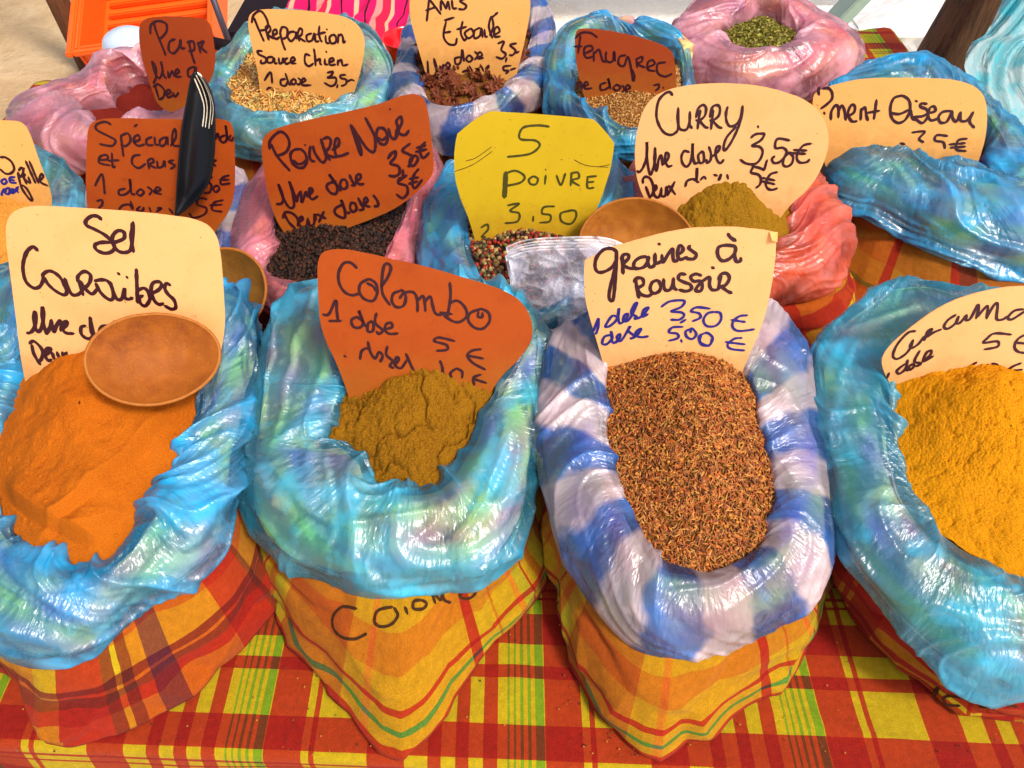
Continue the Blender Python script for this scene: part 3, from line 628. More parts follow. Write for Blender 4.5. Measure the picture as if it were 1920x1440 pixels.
# cumin-like seeds
bed = content('graines', 'seed_bed', None, None, M_bed, mound=.045, na=240, nr=90, wave=.004, seed=9, top=(0, .35))
tag(bed, 'shadowy layer of brown seeds under the top seeds', 'spice', kind='stuff')
pos, nrm = surf_points('graines', 8500); pv, pf = spindle(1, .095, 5, 4)
scatter('roasting_seeds', pv, pf, pos, nrm, .0085 + .0045 * rng.random(8500), .28, pick([(.42, .105, .010), (.50, .16, .02), (.27, .06, .007), (.16, .038, .005), (.56, .24, .04), (.30, .11, .010), (.46, .10, .008)], 8500), M_tint, .0012,
        label='thousands of slender brown seeds filling the blue and white banded bag', cat='seeds')
pos, nrm = surf_points('graines', 420); v_, f_ = ico(1)
scatter('coriander_seeds', v_, f_, pos, nrm, .0016 + .0008 * rng.random(420), .5, pick([(.62, .22, .02), (.5, .2, .03)], 420), M_tint, .002, label='small round orange seeds mixed among the slender brown seeds', cat='seeds')
M_pepbed = plain('dark_pepper_dust', (.020, .009, .005), .9, .1)
def grains(key, bedname, name, N, size, pal, label, cat, sub=1, mat=M_pepper, mound=.02, squash=1.0, top=(0, 0), seed=0, layers=1.0, bedmat=None):
    bedmat = bedmat or (M_bed if key == 'fenugrec' else M_pepbed)
    b_ = content(key, bedname, None, None, bedmat, mound=mound, na=200, nr=60, wave=.004, seed=seed, top=top)
    tag(b_, 'lower layer of ' + label, cat, kind='stuff')
    pos, nrm = surf_points(key, N); v_, f_ = ico(sub); v_ = v_ * np.array([1, 1, squash]) * (1 + .06 * rng.normal(size=(len(v_), 1)))
    scatter(name, v_, f_, pos, nrm, size * (.75 + .5 * rng.random(N)), 1.0, pick(pal, N), mat, size * .5, label=label, cat=cat)
grains('noir', 'pepper_bed', 'black_peppercorns', 3600, .0030, [(.016, .007, .004), (.025, .009, .005), (.035, .011, .005), (.010, .005, .003), (.07, .02, .006)], 'wrinkled black peppercorns in the pink lined bag', 'spice', 2, seed=11, mound=.02)
grains('cinq', 'mixed_pepper_bed', 'mixed_peppercorns', 2600, .0031, [(.05, .02, .012), (.35, .2, .06), (.45, .03, .01), (.12, .10, .03), (.5, .32, .12), (.08, .03, .012), (.3, .02, .01)], 'mixed black, red and pale peppercorns by the yellow card', 'spice', 2, seed=12, mound=.02)
grains('fenugrec', 'tan_seed_bed', 'fenugreek_seeds', 5200, .0021, [(.50, .24, .05), (.42, .18, .04), (.6, .32, .09), (.35, .14, .03)], 'small tan seeds in front of the dark Fenugrec card', 'seeds', 1, M_tint, seed=13, mound=.02, squash=.7)
# herb flakes
hb = content('herbs', 'herb_bed', None, None, powder_mat('herb_dust', (.10, .09, .01), (.2, .18, .02), (.04, .03, .005)), mound=.02, na=160, nr=50, seed=14, sink=.012, lumps=200, lr=(.003, .007))
tag(hb, 'lower layer of dried green herbs in the back pink bag', 'herbs', kind='stuff')
pos, nrm = surf_points('herbs', 3600)
fv = np.array([(-.5, -.2, 0), (.1, -.32, .1), (.5, 0, 0), (.1, .3, -.05), (-.4, .2, .1)]); ff = np.array([(0, 1, 2), (0, 2, 3), (0, 3, 4)])
scatter('dried_herbs', fv, ff, pos, nrm, .005 + .004 * rng.random(3600), .7, pick([(.22, .22, .02), (.35, .32, .03), (.12, .13, .01), (.5, .42, .08), (.16, .10, .01), (.3, .22, .02)], 3600), M_tint, .001, label='crumbled dried green herbs filling the back pink bag', cat='herbs')
# sauce chien shreds
sh = content('chien', 'shred_bed', None, None, powder_mat('shred_dust', (.6, .3, .06), (.8, .5, .15), (.3, .1, .02)), mound=.03, na=200, nr=60, seed=15, lumps=300, lr=(.003, .008))
tag(sh, 'lower layer of pale dried vegetable shreds', 'spice', kind='stuff')
def curl(L=1, W=.12, k=6):
    v = []; f = []
    for i in range(k + 1):
        t = i / k; a = (t - .5) * 1.6; x = math.sin(a) * .62 * L; z = (1 - math.cos(a)) * .35
        w_ = W * (1 - .5 * abs(2 * t - 1)); v += [(x, -w_, z), (x, w_, z + .03), (x, 0, z - .05)]
        if i: b = 3 * i; f += [(b - 3, b, b + 1), (b - 3, b + 1, b - 2), (b - 2, b + 1, b + 2), (b - 2, b + 2, b - 1), (b - 1, b + 2, b), (b - 1, b, b - 3)]
    return np.array(v), np.array(f)
cv, cf = curl(); pos, nrm = surf_points('chien', 2300)
scatter('dried_vegetable_shreds', cv, cf, pos, nrm, .012 + .014 * rng.random(2300) ** 1.5, .55, pick([(.88, .50, .14), (.92, .62, .25), (.8, .36, .06), (.9, .45, .1), (.7, .55, .15), (.5, .16, .03)], 2300), M_tint, .002, label='curly pale orange dried shreds below the Préparation card', cat='spice')
N_ = 260
gx_ = np.concatenate([rng.normal(.12, .03, 90), rng.normal(-.23, .05, 60), rng.uniform(-.6, .6, 110)]); gy_ = .31 + rng.random(N_) ** 1.4 * .26
v_, f_ = ico(1)
scatter('spilled_spice_grains', v_, f_, np.stack([gx_, gy_, np.full(N_, .0012)], -1), np.tile([0, 0, 1.0], (N_, 1)), .0006 + .0008 * rng.random(N_), .8, pick([(.2, .07, .01), (.5, .2, .02), (.06, .02, .01)], N_), M_tint, .0004, label='tiny spilled grains of spice on the tablecloth between the front bags', cat='spice')
# star anise pods, one object each
ab = content('anis', 'pod_bed', None, None, M_bed, mound=.02, na=160, nr=50, seed=16, lumps=300, lr=(.003, .008))
tag(ab, 'dark crumbs under the star anise pods', 'spice', kind='stuff')
def pod_mesh(sd):
    r_ = random.Random(sd); V = []; Fc = []; C = []
    na_ = 8
    for k in range(na_):
        a = 2 * math.pi * k / na_ + r_.uniform(-.1, .1); L = .014 * r_.uniform(.8, 1.1); b = len(V); zt = r_.uniform(-.002, .004)
        prof = [(0.001, .0006, -.0012, .0004), (.004, .0017, -.0028, .0016), (.009, .0026, -.0036, .0028), (.012, .0016, -.0022, .003), (L + .001, .0001, .0012, .0022)]
        for (x, wd, zb, zt_) in prof:
            for (y, z) in ((-wd, zt_), (0, zb), (wd, zt_), (0, zt_ - .0016 if wd > .001 else zt_)):
                V.append((x * math.cos(a) - y * math.sin(a), x * math.sin(a) + y * math.cos(a), z + zt * x / .014))
        for i in range(4):
            for j in range(4): p = b + i * 4; Fc.append((p + j, p + (j + 1) % 4, p + 4 + (j + 1) % 4, p + 4 + j))
    me = bpy.data.meshes.new('star_anise'); me.from_pydata(V, [], Fc); me.materials.append(M_anise); return me
M_anise = plain('star_anise_brown', (.26, .055, .012), .6, .4, .8, 160, bump=.3, col2=(.07, .014, .005))
pods = [pod_mesh(k) for k in range(5)]
pos, nrm = surf_points('anis', 240)
for k in range(240):
    o = bpy.data.objects.new('star_anise', pods[k % 5]); COL.objects.link(o)
    q = Vector(nrm[k]) + Vector((random.gauss(0, .55), random.gauss(0, .55), 0)); o.rotation_mode = 'QUATERNION'
    from mathutils import Quaternion
    o.rotation_quaternion = q.to_track_quat('Z', 'Y') @ Quaternion((0, 0, 1), random.uniform(0, 6.28))
    o.location = Vector(pos[k]) + Vector((0, 0, .004 + random.uniform(0, .008))); s_ = random.uniform(.85, 1.2); o.scale = (s_,) * 3
    tag(o, 'reddish brown star anise pod heaped in the banded bag under its card', 'star anise', 'star anise pods heaped in the banded bag')

# ------------------------------------------------------------------ price cards with handwriting
def chaikin(p, it):
    p = np.array(p, float)
    for _ in range(it):
        q = np.roll(p, -1, 0); p = np.stack([.75 * p + .25 * q, .25 * p + .75 * q], 1).reshape(-1, 2)
    return p
def smooth_line(p, step=1.5):
    p = np.array(p, float)
    if len(p) < 3: return np.linspace(p[0], p[-1], max(2, int(np.hypot(*(p[-1] - p[0])) / step) + 2))
    L = np.hypot(*np.diff(p, axis=0).T).sum(); return cr(p, max(6, int(L / step)))
def ribbon(pts3, nrm3, wd, seedv):
    t = np.gradient(pts3, axis=0); t /= np.linalg.norm(t, axis=1)[:, None] + 1e-9
    sd_ = np.cross(nrm3, t); sd_ /= np.linalg.norm(sd_, axis=1)[:, None] + 1e-9
    k = len(pts3); x = np.arange(k) * .16 + seedv * 3.7
    ww = wd * (1 + .28 * perlin(x, x * 0 + seedv)) * np.minimum(1, .55 + .45 * np.minimum(np.arange(k), np.arange(k)[::-1]) / 1.5)
    a = pts3 + sd_ * ww[:, None] / 2; b = pts3 - sd_ * ww[:, None] / 2
    V = np.stack([a, b], 1).reshape(-1, 3); Fc = [(2 * i, 2 * i + 1, 2 * i + 3, 2 * i + 2) for i in range(k - 1)]
    # round ends
    for e_, s_ in ((0, -1), (k - 1, 1)):
        c = pts3[e_]; b0 = len(V); pts = [c + (math.cos(q) * t[e_] * s_ + math.sin(q) * sd_[e_]) * ww[e_] / 2 for q in np.linspace(-math.pi / 2, math.pi / 2, 6)]
        V = np.concatenate([V, [c], pts]); Fc += [(b0, b0 + 1 + j, b0 + 2 + j) for j in range(5)]
    return V, Fc
def parse(s, ox, oy, sc):
    out = []
    for st in s.replace('\n', ' ').split(';'):
        p = [tuple(float(v) for v in q.split(',')) for q in st.split()]
        if p: out.append([(ox + x / sc, oy + y / sc) for x, y in p])
    return out
def write(parent, groups, proj, px2m):
    """groups: (ox, oy, scale, strokes, material, width in photo pixels); proj maps pixels to points and normals"""
    by = {}
    lift = 0
    for ox, oy, sc, s, m, wpx in groups:
        for st in parse(s, ox, oy, sc):
            lift += 1
            if len(st) == 1: st = [st[0], (st[0][0] + .6, st[0][1] + .6)]
            q = smooth_line(st); P, N = proj(q[:, 0], q[:, 1])
            if P is None: continue
            P = P + N * (.0003 + .00001 * (lift % 40)); V, Fc = ribbon(P, N, wpx * px2m, lift)
            d = by.setdefault(m.name, [m, [], [], 0]); d[1].append(V); d[2] += [tuple(i + d[3] for i in f) for f in Fc]; d[3] += len(V)
    for m, Vs, Fs, _ in by.values(): mesh_np('lettering', np.concatenate(Vs), Fs, m, parent, smooth=False)
def content_hit(key, px, py):
    V, rr = BAGS[key]['surf']; na, nr, _ = V.shape; bv = BVHTree.FromPolygons(V.reshape(-1, 3).tolist(), grid_faces(na, nr, True).tolist())
    d = rays(px, py); h = bv.ray_cast(Vector(CAM), Vector(d).normalized()); return None if h[0] is None else np.array(h[0])
def sign(label, outline, mat, p0, z0=None, key=None, lean=18, yaw=0, bend=0.0, text=(), it=2, curl=None):
    P = content_hit(key, *p0) if key else None
    if P is None: P = U(np.array(float(p0[0])), np.array(float(p0[1])), z0 or .2)
    ph, ps = R(lean), R(yaw)
    r_ = np.array([math.cos(ps), math.sin(ps), 0]); n_ = np.array([math.sin(ps) * math.cos(ph), -math.cos(ps) * math.cos(ph), math.sin(ph)]); w_ = np.cross(r_, -n_); w_ = w_ if w_[2] > 0 else -w_
    def loc(px, py):
        d = rays(px, py); t = ((P - CAM) @ n_) / (d @ n_); q = CAM + d * t[..., None] - P; return q @ r_, q @ w_
    def surf(a, b):
        N0 = n_[None] + r_[None] * (2 * bend * a)[:, None]; N0 = N0 / np.linalg.norm(N0, axis=1)[:, None]
        return P + a[:, None] * r_ + b[:, None] * w_ - (bend * a ** 2)[:, None] * n_, N0
    ol = chaikin(outline, it); a, b = loc(ol[:, 0], ol[:, 1])
    b = b + .0006 * perlin(a * 60, b * 60); 
    bm = bmesh.new(); vs = [bm.verts.new((x, y, 0)) for x, y in zip(a, b)]; bm.faces.new(vs)
    if bend:
        for x in np.linspace(a.min(), a.max(), 16)[1:-1]:
            bmesh.ops.bisect_plane(bm, geom=list(bm.verts) + list(bm.edges) + list(bm.faces), plane_co=(x, 0, 0), plane_no=(1, 0, 0))
    bmesh.ops.triangulate(bm, faces=list(bm.faces)); bm.verts.index_update()
    A = np.array([v.co[:] for v in bm.verts]); Fc = [[v.index for v in f.verts] for f in bm.faces]
    be = [(e.verts[0].index, e.verts[1].index) for e in bm.edges if len(e.link_faces) == 1]; bm.free()
    Pf, N0 = surf(A[:, 0], A[:, 1]); k = len(Pf); th = .0011; Pb = Pf - N0 * th
    Fa = Fc + [[i + k for i in f[::-1]] for f in Fc] + [[i, j, j + k, i + k] for i, j in be]
    me = bpy.data.meshes.new('price_card'); me.from_pydata(np.concatenate([Pf, Pb]).tolist(), [], Fa); me.materials.append(mat)
    bm = bmesh.new(); bm.from_mesh(me); bmesh.ops.recalc_face_normals(bm, faces=list(bm.faces)); bm.to_mesh(me); bm.free()
    o = bpy.data.objects.new('price_card', me); COL.objects.link(o); tag(o, label, 'price card', 'handwritten price cards stuck in the bags')
    dist = np.linalg.norm(P - CAM)
    def proj(px, py): a, b = loc(px, py); return surf(a, b)
    write(o, text, proj, dist / F)
    return o, proj, P
Z1 = (0, 380, 4.364); Z2 = (480, 180, 5.333); Z3 = (1090, 400, 4.8); Z4 = (1180, 150, 4.8); Z5 = (580, 470, 4.364)
ZL = (0, 0, 3); ZM = (640, 0, 3); ZR = (1280, 0, 3); ZP = (400, 0, 4.8); ZI = (1540, 0, 5.053); ZG = (0, 200, 6); ZC = (1440, 360, 4)
sel = """830,140 800,112 750,110 705,145 710,185 780,220 860,265 915,320 938,370 905,405 850,412 790,385 778,345 830,325 900,325; 905,330 960,318 1015,290 1010,240 960,232 920,280 930,350 975,400 1040,405 1075,360 1088,160; 1085,165 1072,290 1090,405;
308,395 270,362 220,400 190,480 185,560 210,650 270,700 320,690 350,640 352,600; 340,600 380,565 430,565 490,610 530,680 545,735 520,755 450,720 390,665 358,610; 530,620 555,690 590,750 640,750 680,700 660,640; 650,650 680,755; 640,650 640,600 690,562 740,590 735,650 690,695 650,660; 690,690 720,725 760,745 800,700;
775,640 830,630 880,640 915,690 930,760 910,795 860,770 815,720 785,660; 905,650 925,720 960,790 1000,780 1020,700 1020,770 1050,790 1085,778; 965,575 978,588; 1035,605 1044,618; 1115,545 1120,680 1125,820; 1125,720 1175,700 1210,730 1225,790 1190,845 1150,825 1140,780 1170,760;
1225,750 1290,720 1320,680 1300,650 1250,660 1235,720 1260,800 1300,835 1335,825; 1390,680 1360,665 1345,700 1370,750 1420,800 1435,860 1400,875 1345,845;
215,1075 255,1060 285,1000 290,920 280,900 272,960 290,1040 315,1060 345,1000 355,900 345,862 345,950 370,1060 385,1065 410,1010 420,960; 420,965 425,1010 440,1060 465,1000 490,965 500,1010 495,1050; 500,1040 545,1000 545,970 520,985 515,1040 545,1068 605,1070;
700,1005 665,1020 665,1070 700,1105 740,1110 765,1070 750,1010 740,940 745,1040 770,1090 800,1080; 890,1010 840,1010 815,1050 840,1090;
255,1170 270,1240 310,1310 325,1330; 235,1160 270,1138 330,1190 345,1240 330,1290 300,1310; 350,1260 400,1230 410,1195 380,1200 365,1250 390,1295 420,1285; 425,1230 440,1285; 465,1225 480,1270; 510,1225 520,1260 545,1225"""
sign('large cream card reading Sel Caraïbes at the far left', [(8, 440), (14, 403), (48, 386), (95, 387), (200, 393), (300, 402), (375, 415), (403, 440), (412, 480), (418, 560), (421, 620), (405, 700), (380, 790), (60, 790), (38, 690), (28, 600), (18, 520)], M_cream, (215, 662), .23, 'sel', lean=16, yaw=3, bend=.25, text=[(*Z1, sel, M_ink, 6.2)])
noir = """150,480 205,590 270,670 340,748; 135,530 140,450 200,380 255,358 310,400 335,480 300,560 210,600; 440,530 380,540 345,590 365,670 420,715 480,710 510,650 490,570 440,525; 375,640 420,680 480,665 515,620; 545,500 535,580 550,640 590,655; 488,490 496,492; 570,500 590,570 650,655 685,655 700,600 650,440;
650,430 680,520 740,645; 670,430 720,415 748,450 730,520 690,570 770,610 830,600; 760,540 820,500 830,440 800,430 785,500 800,590 850,600 925,570;
945,290 980,400 1045,590 1040,500 965,330; 945,290 1020,400 1100,520 1165,565 1190,520 1180,400 1090,220; 1280,325 1220,330 1200,400 1230,470 1285,490 1315,430 1290,350 1250,320; 1215,420 1260,445 1310,410; 1320,330 1350,420 1390,430 1400,340; 1400,430 1415,330 1400,260 1440,215 1455,270 1420,350 1440,390 1490,395 1525,350;
205,1080 260,1070 270,1000 225,880 270,1010 330,1110 380,1100 370,980 335,855 385,980 410,1050 420,1000 450,950; 450,960 460,1060 500,960 515,1010; 520,1000 560,960 560,925 535,930 540,1010 570,1030 620,1000;
800,850 720,880 710,920 750,970 800,975 810,900 730,780 810,900 850,950; 900,840 860,840 840,890 870,930 910,910 905,850; 935,790 960,850 990,890 950,895; 1000,860 1045,820 1035,785 1005,800 1005,860 1040,885 1080,880;
280,1170 330,1260 400,1330; 270,1222 290,1165 360,1170 420,1230 420,1300; 430,1260 470,1230 460,1205 430,1230 430,1280 470,1310 510,1290 520,1220; 520,1230 540,1290 580,1280 590,1180 600,1240; 610,1180 700,1225; 680,1155 630,1260;
880,1080 800,1120 790,1170 840,1210 890,1210 880,1110 850,1040 900,1160 940,1165; 1000,1080 955,1070 940,1120 970,1160 1005,1130 990,1075; 1020,1020 1050,1080 1075,1130 1030,1145; 1080,1090 1115,1050 1100,1020 1080,1040 1090,1095 1140,1110; 1170,995 1210,1050 1220,1100 1180,1105;
1315,635 1350,580 1390,560 1385,620 1340,680 1420,710 1430,780 1380,810 1325,800; 1465,745 1468,830; 1535,485 1460,550 1520,590 1560,620 1530,700 1515,710; 1590,600 1540,640 1540,700 1580,700 1615,640 1590,600; 1690,470 1640,530 1640,590 1670,630 1725,580; 1590,570 1700,545; 1600,530 1690,505;
1475,830 1430,835 1420,880 1500,910 1510,980 1460,1030 1400,990; 1420,860 1505,800; 1620,740 1570,810 1560,900 1590,930 1655,850; 1530,840 1620,825; 1520,890 1610,865; 1334,134 1338,140"""
sign('terracotta card reading Poivre Noir, tilted up to the right', [(489, 268), (500, 248), (535, 235), (600, 220), (700, 200), (765, 176), (792, 182), (802, 210), (808, 270), (814, 322), (798, 348), (745, 392), (690, 414), (635, 434), (600, 450), (545, 450), (520, 420), (503, 370), (494, 320)], M_terra, (560, 432), .2, 'noir', lean=14, yaw=-4, bend=.15, text=[(*Z2, noir, M_ink, 5.2)])
gr1 = """320,350 270,325 200,340 140,410 125,490 150,540 210,535 280,490 320,420; 318,340 315,500 300,690 285,790 255,780 255,710 290,560 320,450; 370,400 372,480 378,550; 360,430 380,380 420,375 425,410 380,460 410,490 460,500 500,490; 590,390 530,400 480,440 475,490 510,500 570,480 605,420 605,390; 600,395 600,450 620,485 660,460 665,360; 665,360 660,420 680,450 720,430; 695,272 708,282;
725,370 735,440 780,370 820,320 825,400 840,430 870,420; 860,380 910,340 910,300 880,295 865,370 890,415 950,390; 980,290 965,310 1000,340 1035,370 1010,410 940,405; 1390,300 1300,290 1235,310 1230,380 1270,430 1340,410 1390,350 1385,300; 1385,330 1385,400 1400,440 1435,435 1437,405; 1320,185 1345,220 1392,252;
490,590 500,670 520,765; 475,620 500,585 550,590 560,640 510,680 540,730 600,745 640,720; 690,600 640,620 620,680 650,720 700,700 715,650 690,600; 740,590 750,680 790,690 820,650 830,580; 830,590 830,660 860,690; 940,550 890,545 875,590 930,620 980,640 990,680 940,700 880,685; 1080,560 1030,545 985,570 1010,610 1070,610 1090,660 1070,700 1030,690 1060,640 1120,590 1160,570; 1160,575 1155,650 1180,690 1230,690; 1175,485 1195,497; 1260,560 1245,620 1235,690; 1235,600 1260,550 1310,545 1335,590 1300,650 1250,660; 1255,655 1310,700 1358,725"""
gr2 = """110,1075 155,960 152,1040 132,1100; 330,940 280,930 230,1000 220,1030 260,1020 320,960 340,860 335,950 350,995 400,960 420,910 390,920 380,970 430,960 500,820 480,820 450,900 500,930 480,950 540,930 605,850 560,870 550,930 600,905;
270,1100 210,1120 190,1180 230,1185 280,1130 270,1070 285,1170 340,1140 350,1090 320,1120 360,1150 440,1020 425,1060 480,1110 440,1130 500,1100 540,1040 500,1060 490,1100 540,1115 605,1105; 720,840 800,790 925,785 900,840 810,880 900,890 925,920 880,955 805,955; 940,955 890,985; 1160,860 1040,845 990,880 1060,900 1070,940 1000,970; 1200,890 1140,900 1100,960 1130,1015 1210,1015 1260,960 1250,900 1200,890;
1500,930 1430,935 1370,980 1370,1040 1430,1070 1565,1060; 1350,965 1480,990; 915,1020 820,1025 790,1070 860,1080 870,1120 785,1145; 898,1135 905,1160; 990,1040 940,1060 950,1110 1000,1130 1035,1090 1010,1045 985,1038 985,1075; 1110,1080 1060,1110 1080,1180 1150,1190 1185,1130 1150,1085 1110,1075; 1080,1100 1070,1160 1150,1195 1180,1130; 1450,1135 1380,1140 1320,1190 1350,1230 1475,1250; 1300,1165 1480,1195"""
g_o, g_proj, g_P = sign('cream card reading Graines à roussir with blue prices and a folded corner', [(1095, 495), (1101, 488), (1140, 468), (1200, 448), (1280, 428), (1350, 425), (1400, 428), (1455, 438), (1458, 440), (1458, 444), (1456, 500), (1442, 580), (1425, 630), (1392, 700), (1370, 790), (1160, 790), (1126, 665), (1106, 600), (1096, 560)], M_cream, (1250, 664), .23, 'graines', lean=15, yaw=-3, bend=.5, text=[(*Z3, gr1, M_ink, 6.5), (*Z3, gr2, M_blueink, 5)])
# folded corner of that card
q, qn = g_proj(np.array([1444., 1460., 1459., 1446.]), np.array([437., 438., 457., 450.])); q = q + qn * np.array([[.0012], [.001], [.0014], [.007]])
mesh_np('folded_corner', q, [(0, 1, 3), (1, 2, 3)], M_cream2, g_o, smooth=False)
cur = """390,140 365,110 320,125 265,190 245,310 265,400 310,470 365,495 410,480 440,430 440,250; 440,270 435,350 448,425 475,450 520,440 545,360 545,285; 545,290 545,400 565,435; 640,270 625,350 615,440; 600,340 620,260 660,225 690,250 680,320 630,365 600,360; 630,365 680,420 710,430; 755,270 745,350 735,445; 725,335 745,250 785,225 815,250 805,320 750,365 725,360; 750,365 800,420 835,432;
885,240 870,300 875,370 905,415 960,400 1000,340 1020,230; 1020,235 1010,330 970,450 910,570 858,635 850,590 880,510 960,420; 1157,412 1161,428;
70,820 95,830 130,780 160,680 160,560 160,700 185,845 210,820 235,700 232,610; 232,620 228,720 245,820 265,720 290,680 300,770; 300,765 345,720 355,670 330,660 325,730 350,778 385,770; 540,650 495,640 470,690 480,750 515,780 550,740 565,660 572,570 572,680 590,750 620,740; 650,645 620,680 635,745 670,730 668,660 645,640; 715,600 735,660 730,720 700,745 695,715; 745,690 800,640 815,600 790,600 775,650 790,720 820,748 850,715;
1095,520 1130,490 1180,482 1215,490 1180,545 1105,590 1170,600 1200,640 1180,710 1130,755 1050,750 998,715; 1240,720 1212,815; 1445,545 1335,530 1315,610 1380,610 1415,640 1400,690 1350,740 1300,745 1285,710 1310,685; 1440,655 1395,700 1385,760 1420,780 1465,750 1475,690 1440,655; 1640,575 1570,590 1520,650 1510,710 1540,745 1600,740 1625,715; 1480,630 1600,637; 1420,655 1590,667;
150,960 175,1030 190,1065; 125,930 125,895 150,872 190,890 215,950 215,1010 195,1055; 215,1010 245,980 240,950 225,970 225,1030 255,1060 280,1030 290,970; 290,980 290,1040 325,1040 335,960 345,1030; 355,950 415,1030; 410,915 345,1040; 505,960 520,910 570,890 600,900 610,850 610,790 605,900 625,920; 640,900 670,870 690,890; 760,850 790,860; 800,900 825,850 810,900; 880,850 890,890;
1120,775 1095,830 1160,850 1185,890 1175,940 1140,970; 1105,775 1170,790 1215,810; 1335,830 1270,850 1230,920 1240,970 1280,990 1335,975; 1195,880 1310,905; 1190,910 1310,940"""
sign('big rounded cream card reading Curry', [(1190, 270), (1203, 210), (1228, 178), (1280, 160), (1370, 154), (1450, 165), (1520, 190), (1550, 228), (1557, 272), (1540, 322), (1515, 358), (1475, 390), (1440, 450), (1250, 450), (1208, 375), (1192, 330)], M_cream, (1360, 340), .23, 'curry', lean=15, yaw=0, bend=.12, text=[(*Z4, cur, M_ink, 4.8)])
col = """390,145 340,100 280,105 240,180 245,270 290,340 350,365 410,350; 490,230 420,270 410,340 450,395 520,410 555,350 545,270 490,230; 470,265 520,290 545,330; 590,290 640,220 668,140 640,105 610,130 595,230 600,350 660,445; 740,330 690,350 675,410 710,460 770,450 790,380 765,330 740,325; 740,390 770,350 830,335 870,360 885,430 885,500; 885,410 930,370 945,430 950,495; 945,420 990,375 1010,450 1030,510 1070,525 1110,510;
1150,260 1155,380 1130,540; 1070,505 1170,520; 1150,430 1210,410 1270,460 1290,530 1240,580 1180,580 1100,530; 1400,480 1320,510 1300,570 1350,630 1420,640 1475,580 1465,510 1400,475; 1385,500 1380,540 1415,545 1415,510;
110,525 160,520 215,410 225,500 235,575; 160,578 260,575; 440,580 390,545 345,570 360,620 410,630 440,590 405,490 430,560 460,620; 510,575 480,600 480,660 520,655 525,600 505,575; 550,510 540,590 600,650 570,680 550,660; 610,645 675,625 670,590 630,600 620,650 660,680 725,675;
1190,740 1060,710 1025,740 1120,770 1125,810 1040,818; 1405,808 1330,820 1295,860 1340,920 1440,975; 1300,860 1425,885; 415,890 430,820 480,800 510,850; 480,745 500,830 540,880 570,830 600,860 580,910; 640,780 630,850 680,900 660,940 690,960; 700,930 735,890 715,870 700,930 750,960 800,890; 790,840 830,930 855,990 835,1000;
1070,900 1090,960 1090,1020; 1040,1015 1110,1008; 1200,965 1155,1000 1165,1040; 1200,960 1250,990 1250,1040; 1405,1015 1345,1040 1350,1100; 1345,1050 1450,1085; 285,860 300,870"""
sign('terracotta card reading Colombo in the front row', [(594, 492), (606, 470), (650, 467), (700, 478), (800, 500), (900, 530), (955, 550), (988, 577), (1003, 625), (985, 665), (925, 720), (890, 810), (670, 800), (640, 700), (600, 620), (596, 550)], M_terra, (770, 692), .23, 'colombo', lean=15, yaw=3, bend=.12, text=[(*Z5, col, M_ink, 5.6)])
spe = """625,700 590,685 545,700 545,730 620,770 650,790 630,820 560,810; 680,760 695,880; 680,765 720,750 735,790 710,820 680,815; 750,800 785,785 780,760 758,770 755,800 780,820 815,810; 755,712 772,700; 855,770 825,785 830,815 862,815; 870,770 875,810 895,815; 930,770 900,790 905,820 930,810 940,770 945,815; 960,820 990,770 985,725 970,760 975,815 1010,820;
1205,740 1210,780 1225,750 1235,790; 1265,760 1240,775 1250,800 1275,785 1270,705 1280,790; 1300,760 1288,780 1305,790 1312,770; 560,900 605,895 600,872 565,880 560,915 620,930; 630,860 635,935 650,935; 610,905 670,900; 790,870 750,880 745,920 780,945 820,920; 830,900 840,950; 830,905 855,890 865,910 840,925 880,945; 885,905 890,940 915,935 925,905 930,940; 978,900 950,910 985,930 960,950; 1190,890 1200,930; 1218,900 1195,912 1215,935;
535,1045 575,980 590,1090; 705,1060 670,1070 675,1095 710,1090 735,1060 730,1005 740,1085 760,1090; 790,1062 770,1085 790,1100 810,1080 790,1060; 830,1050 855,1070 840,1095; 870,1080 905,1065 885,1052 870,1080 910,1092; 1115,1090 1110,1110; 1195,995 1160,1010 1190,1040 1180,1080 1150,1085; 1220,1040 1200,1060 1215,1080 1235,1060 1220,1040; 1290,985 1250,1000 1245,1035 1295,1030; 1235,1010 1290,1010;
545,1130 575,1125 575,1150 555,1170; 670,1180 690,1155 730,1150 745,1175; 735,1130 750,1175; 790,1160 770,1180 800,1185 810,1165; 840,1165 850,1190; 880,1190 910,1170 885,1170; 950,1170 975,1200; 1165,1120 1120,1115 1110,1150 1160,1170 1150,1205 1090,1225 1065,1200; 1255,1125 1205,1140 1195,1180 1250,1190; 1180,1155 1250,1150"""
sign('bright orange card reading Spécial et Crustacés, crossed by a black spoon', [(162, 262), (168, 230), (195, 221), (330, 224), (425, 222), (438, 238), (441, 300), (440, 370), (425, 405), (405, 430), (380, 480), (185, 480), (160, 390)], M_terra, (300, 450), .20, lean=12, yaw=0, text=[(*ZL, spe, M_ink, 4)])
pap = """865,125 880,180 925,290 930,310; 845,190 850,140 890,118 935,135 935,180 900,220; 985,220 955,235 950,280 975,300 1005,270 1015,225 1020,270 1040,270; 1060,230 1075,300 1095,360; 1050,240 1085,235 1090,280 1060,290; 1110,240 1125,300; 1110,250 1140,235 1130,270 1160,300; 860,470 875,440 875,380 855,350 870,410 895,440 915,400 905,345 920,420 935,440; 945,400 950,435 970,400 980,430; 985,420 1008,405 1000,390 988,400 990,430 1020,430; 1095,375 1060,390 1060,430 1085,425 1100,380 1100,410;
870,480 890,550; 860,490 890,475 925,510 915,550 890,560; 930,535 960,520 950,505 935,520 945,548 975,535; 975,520 985,545 1005,520"""
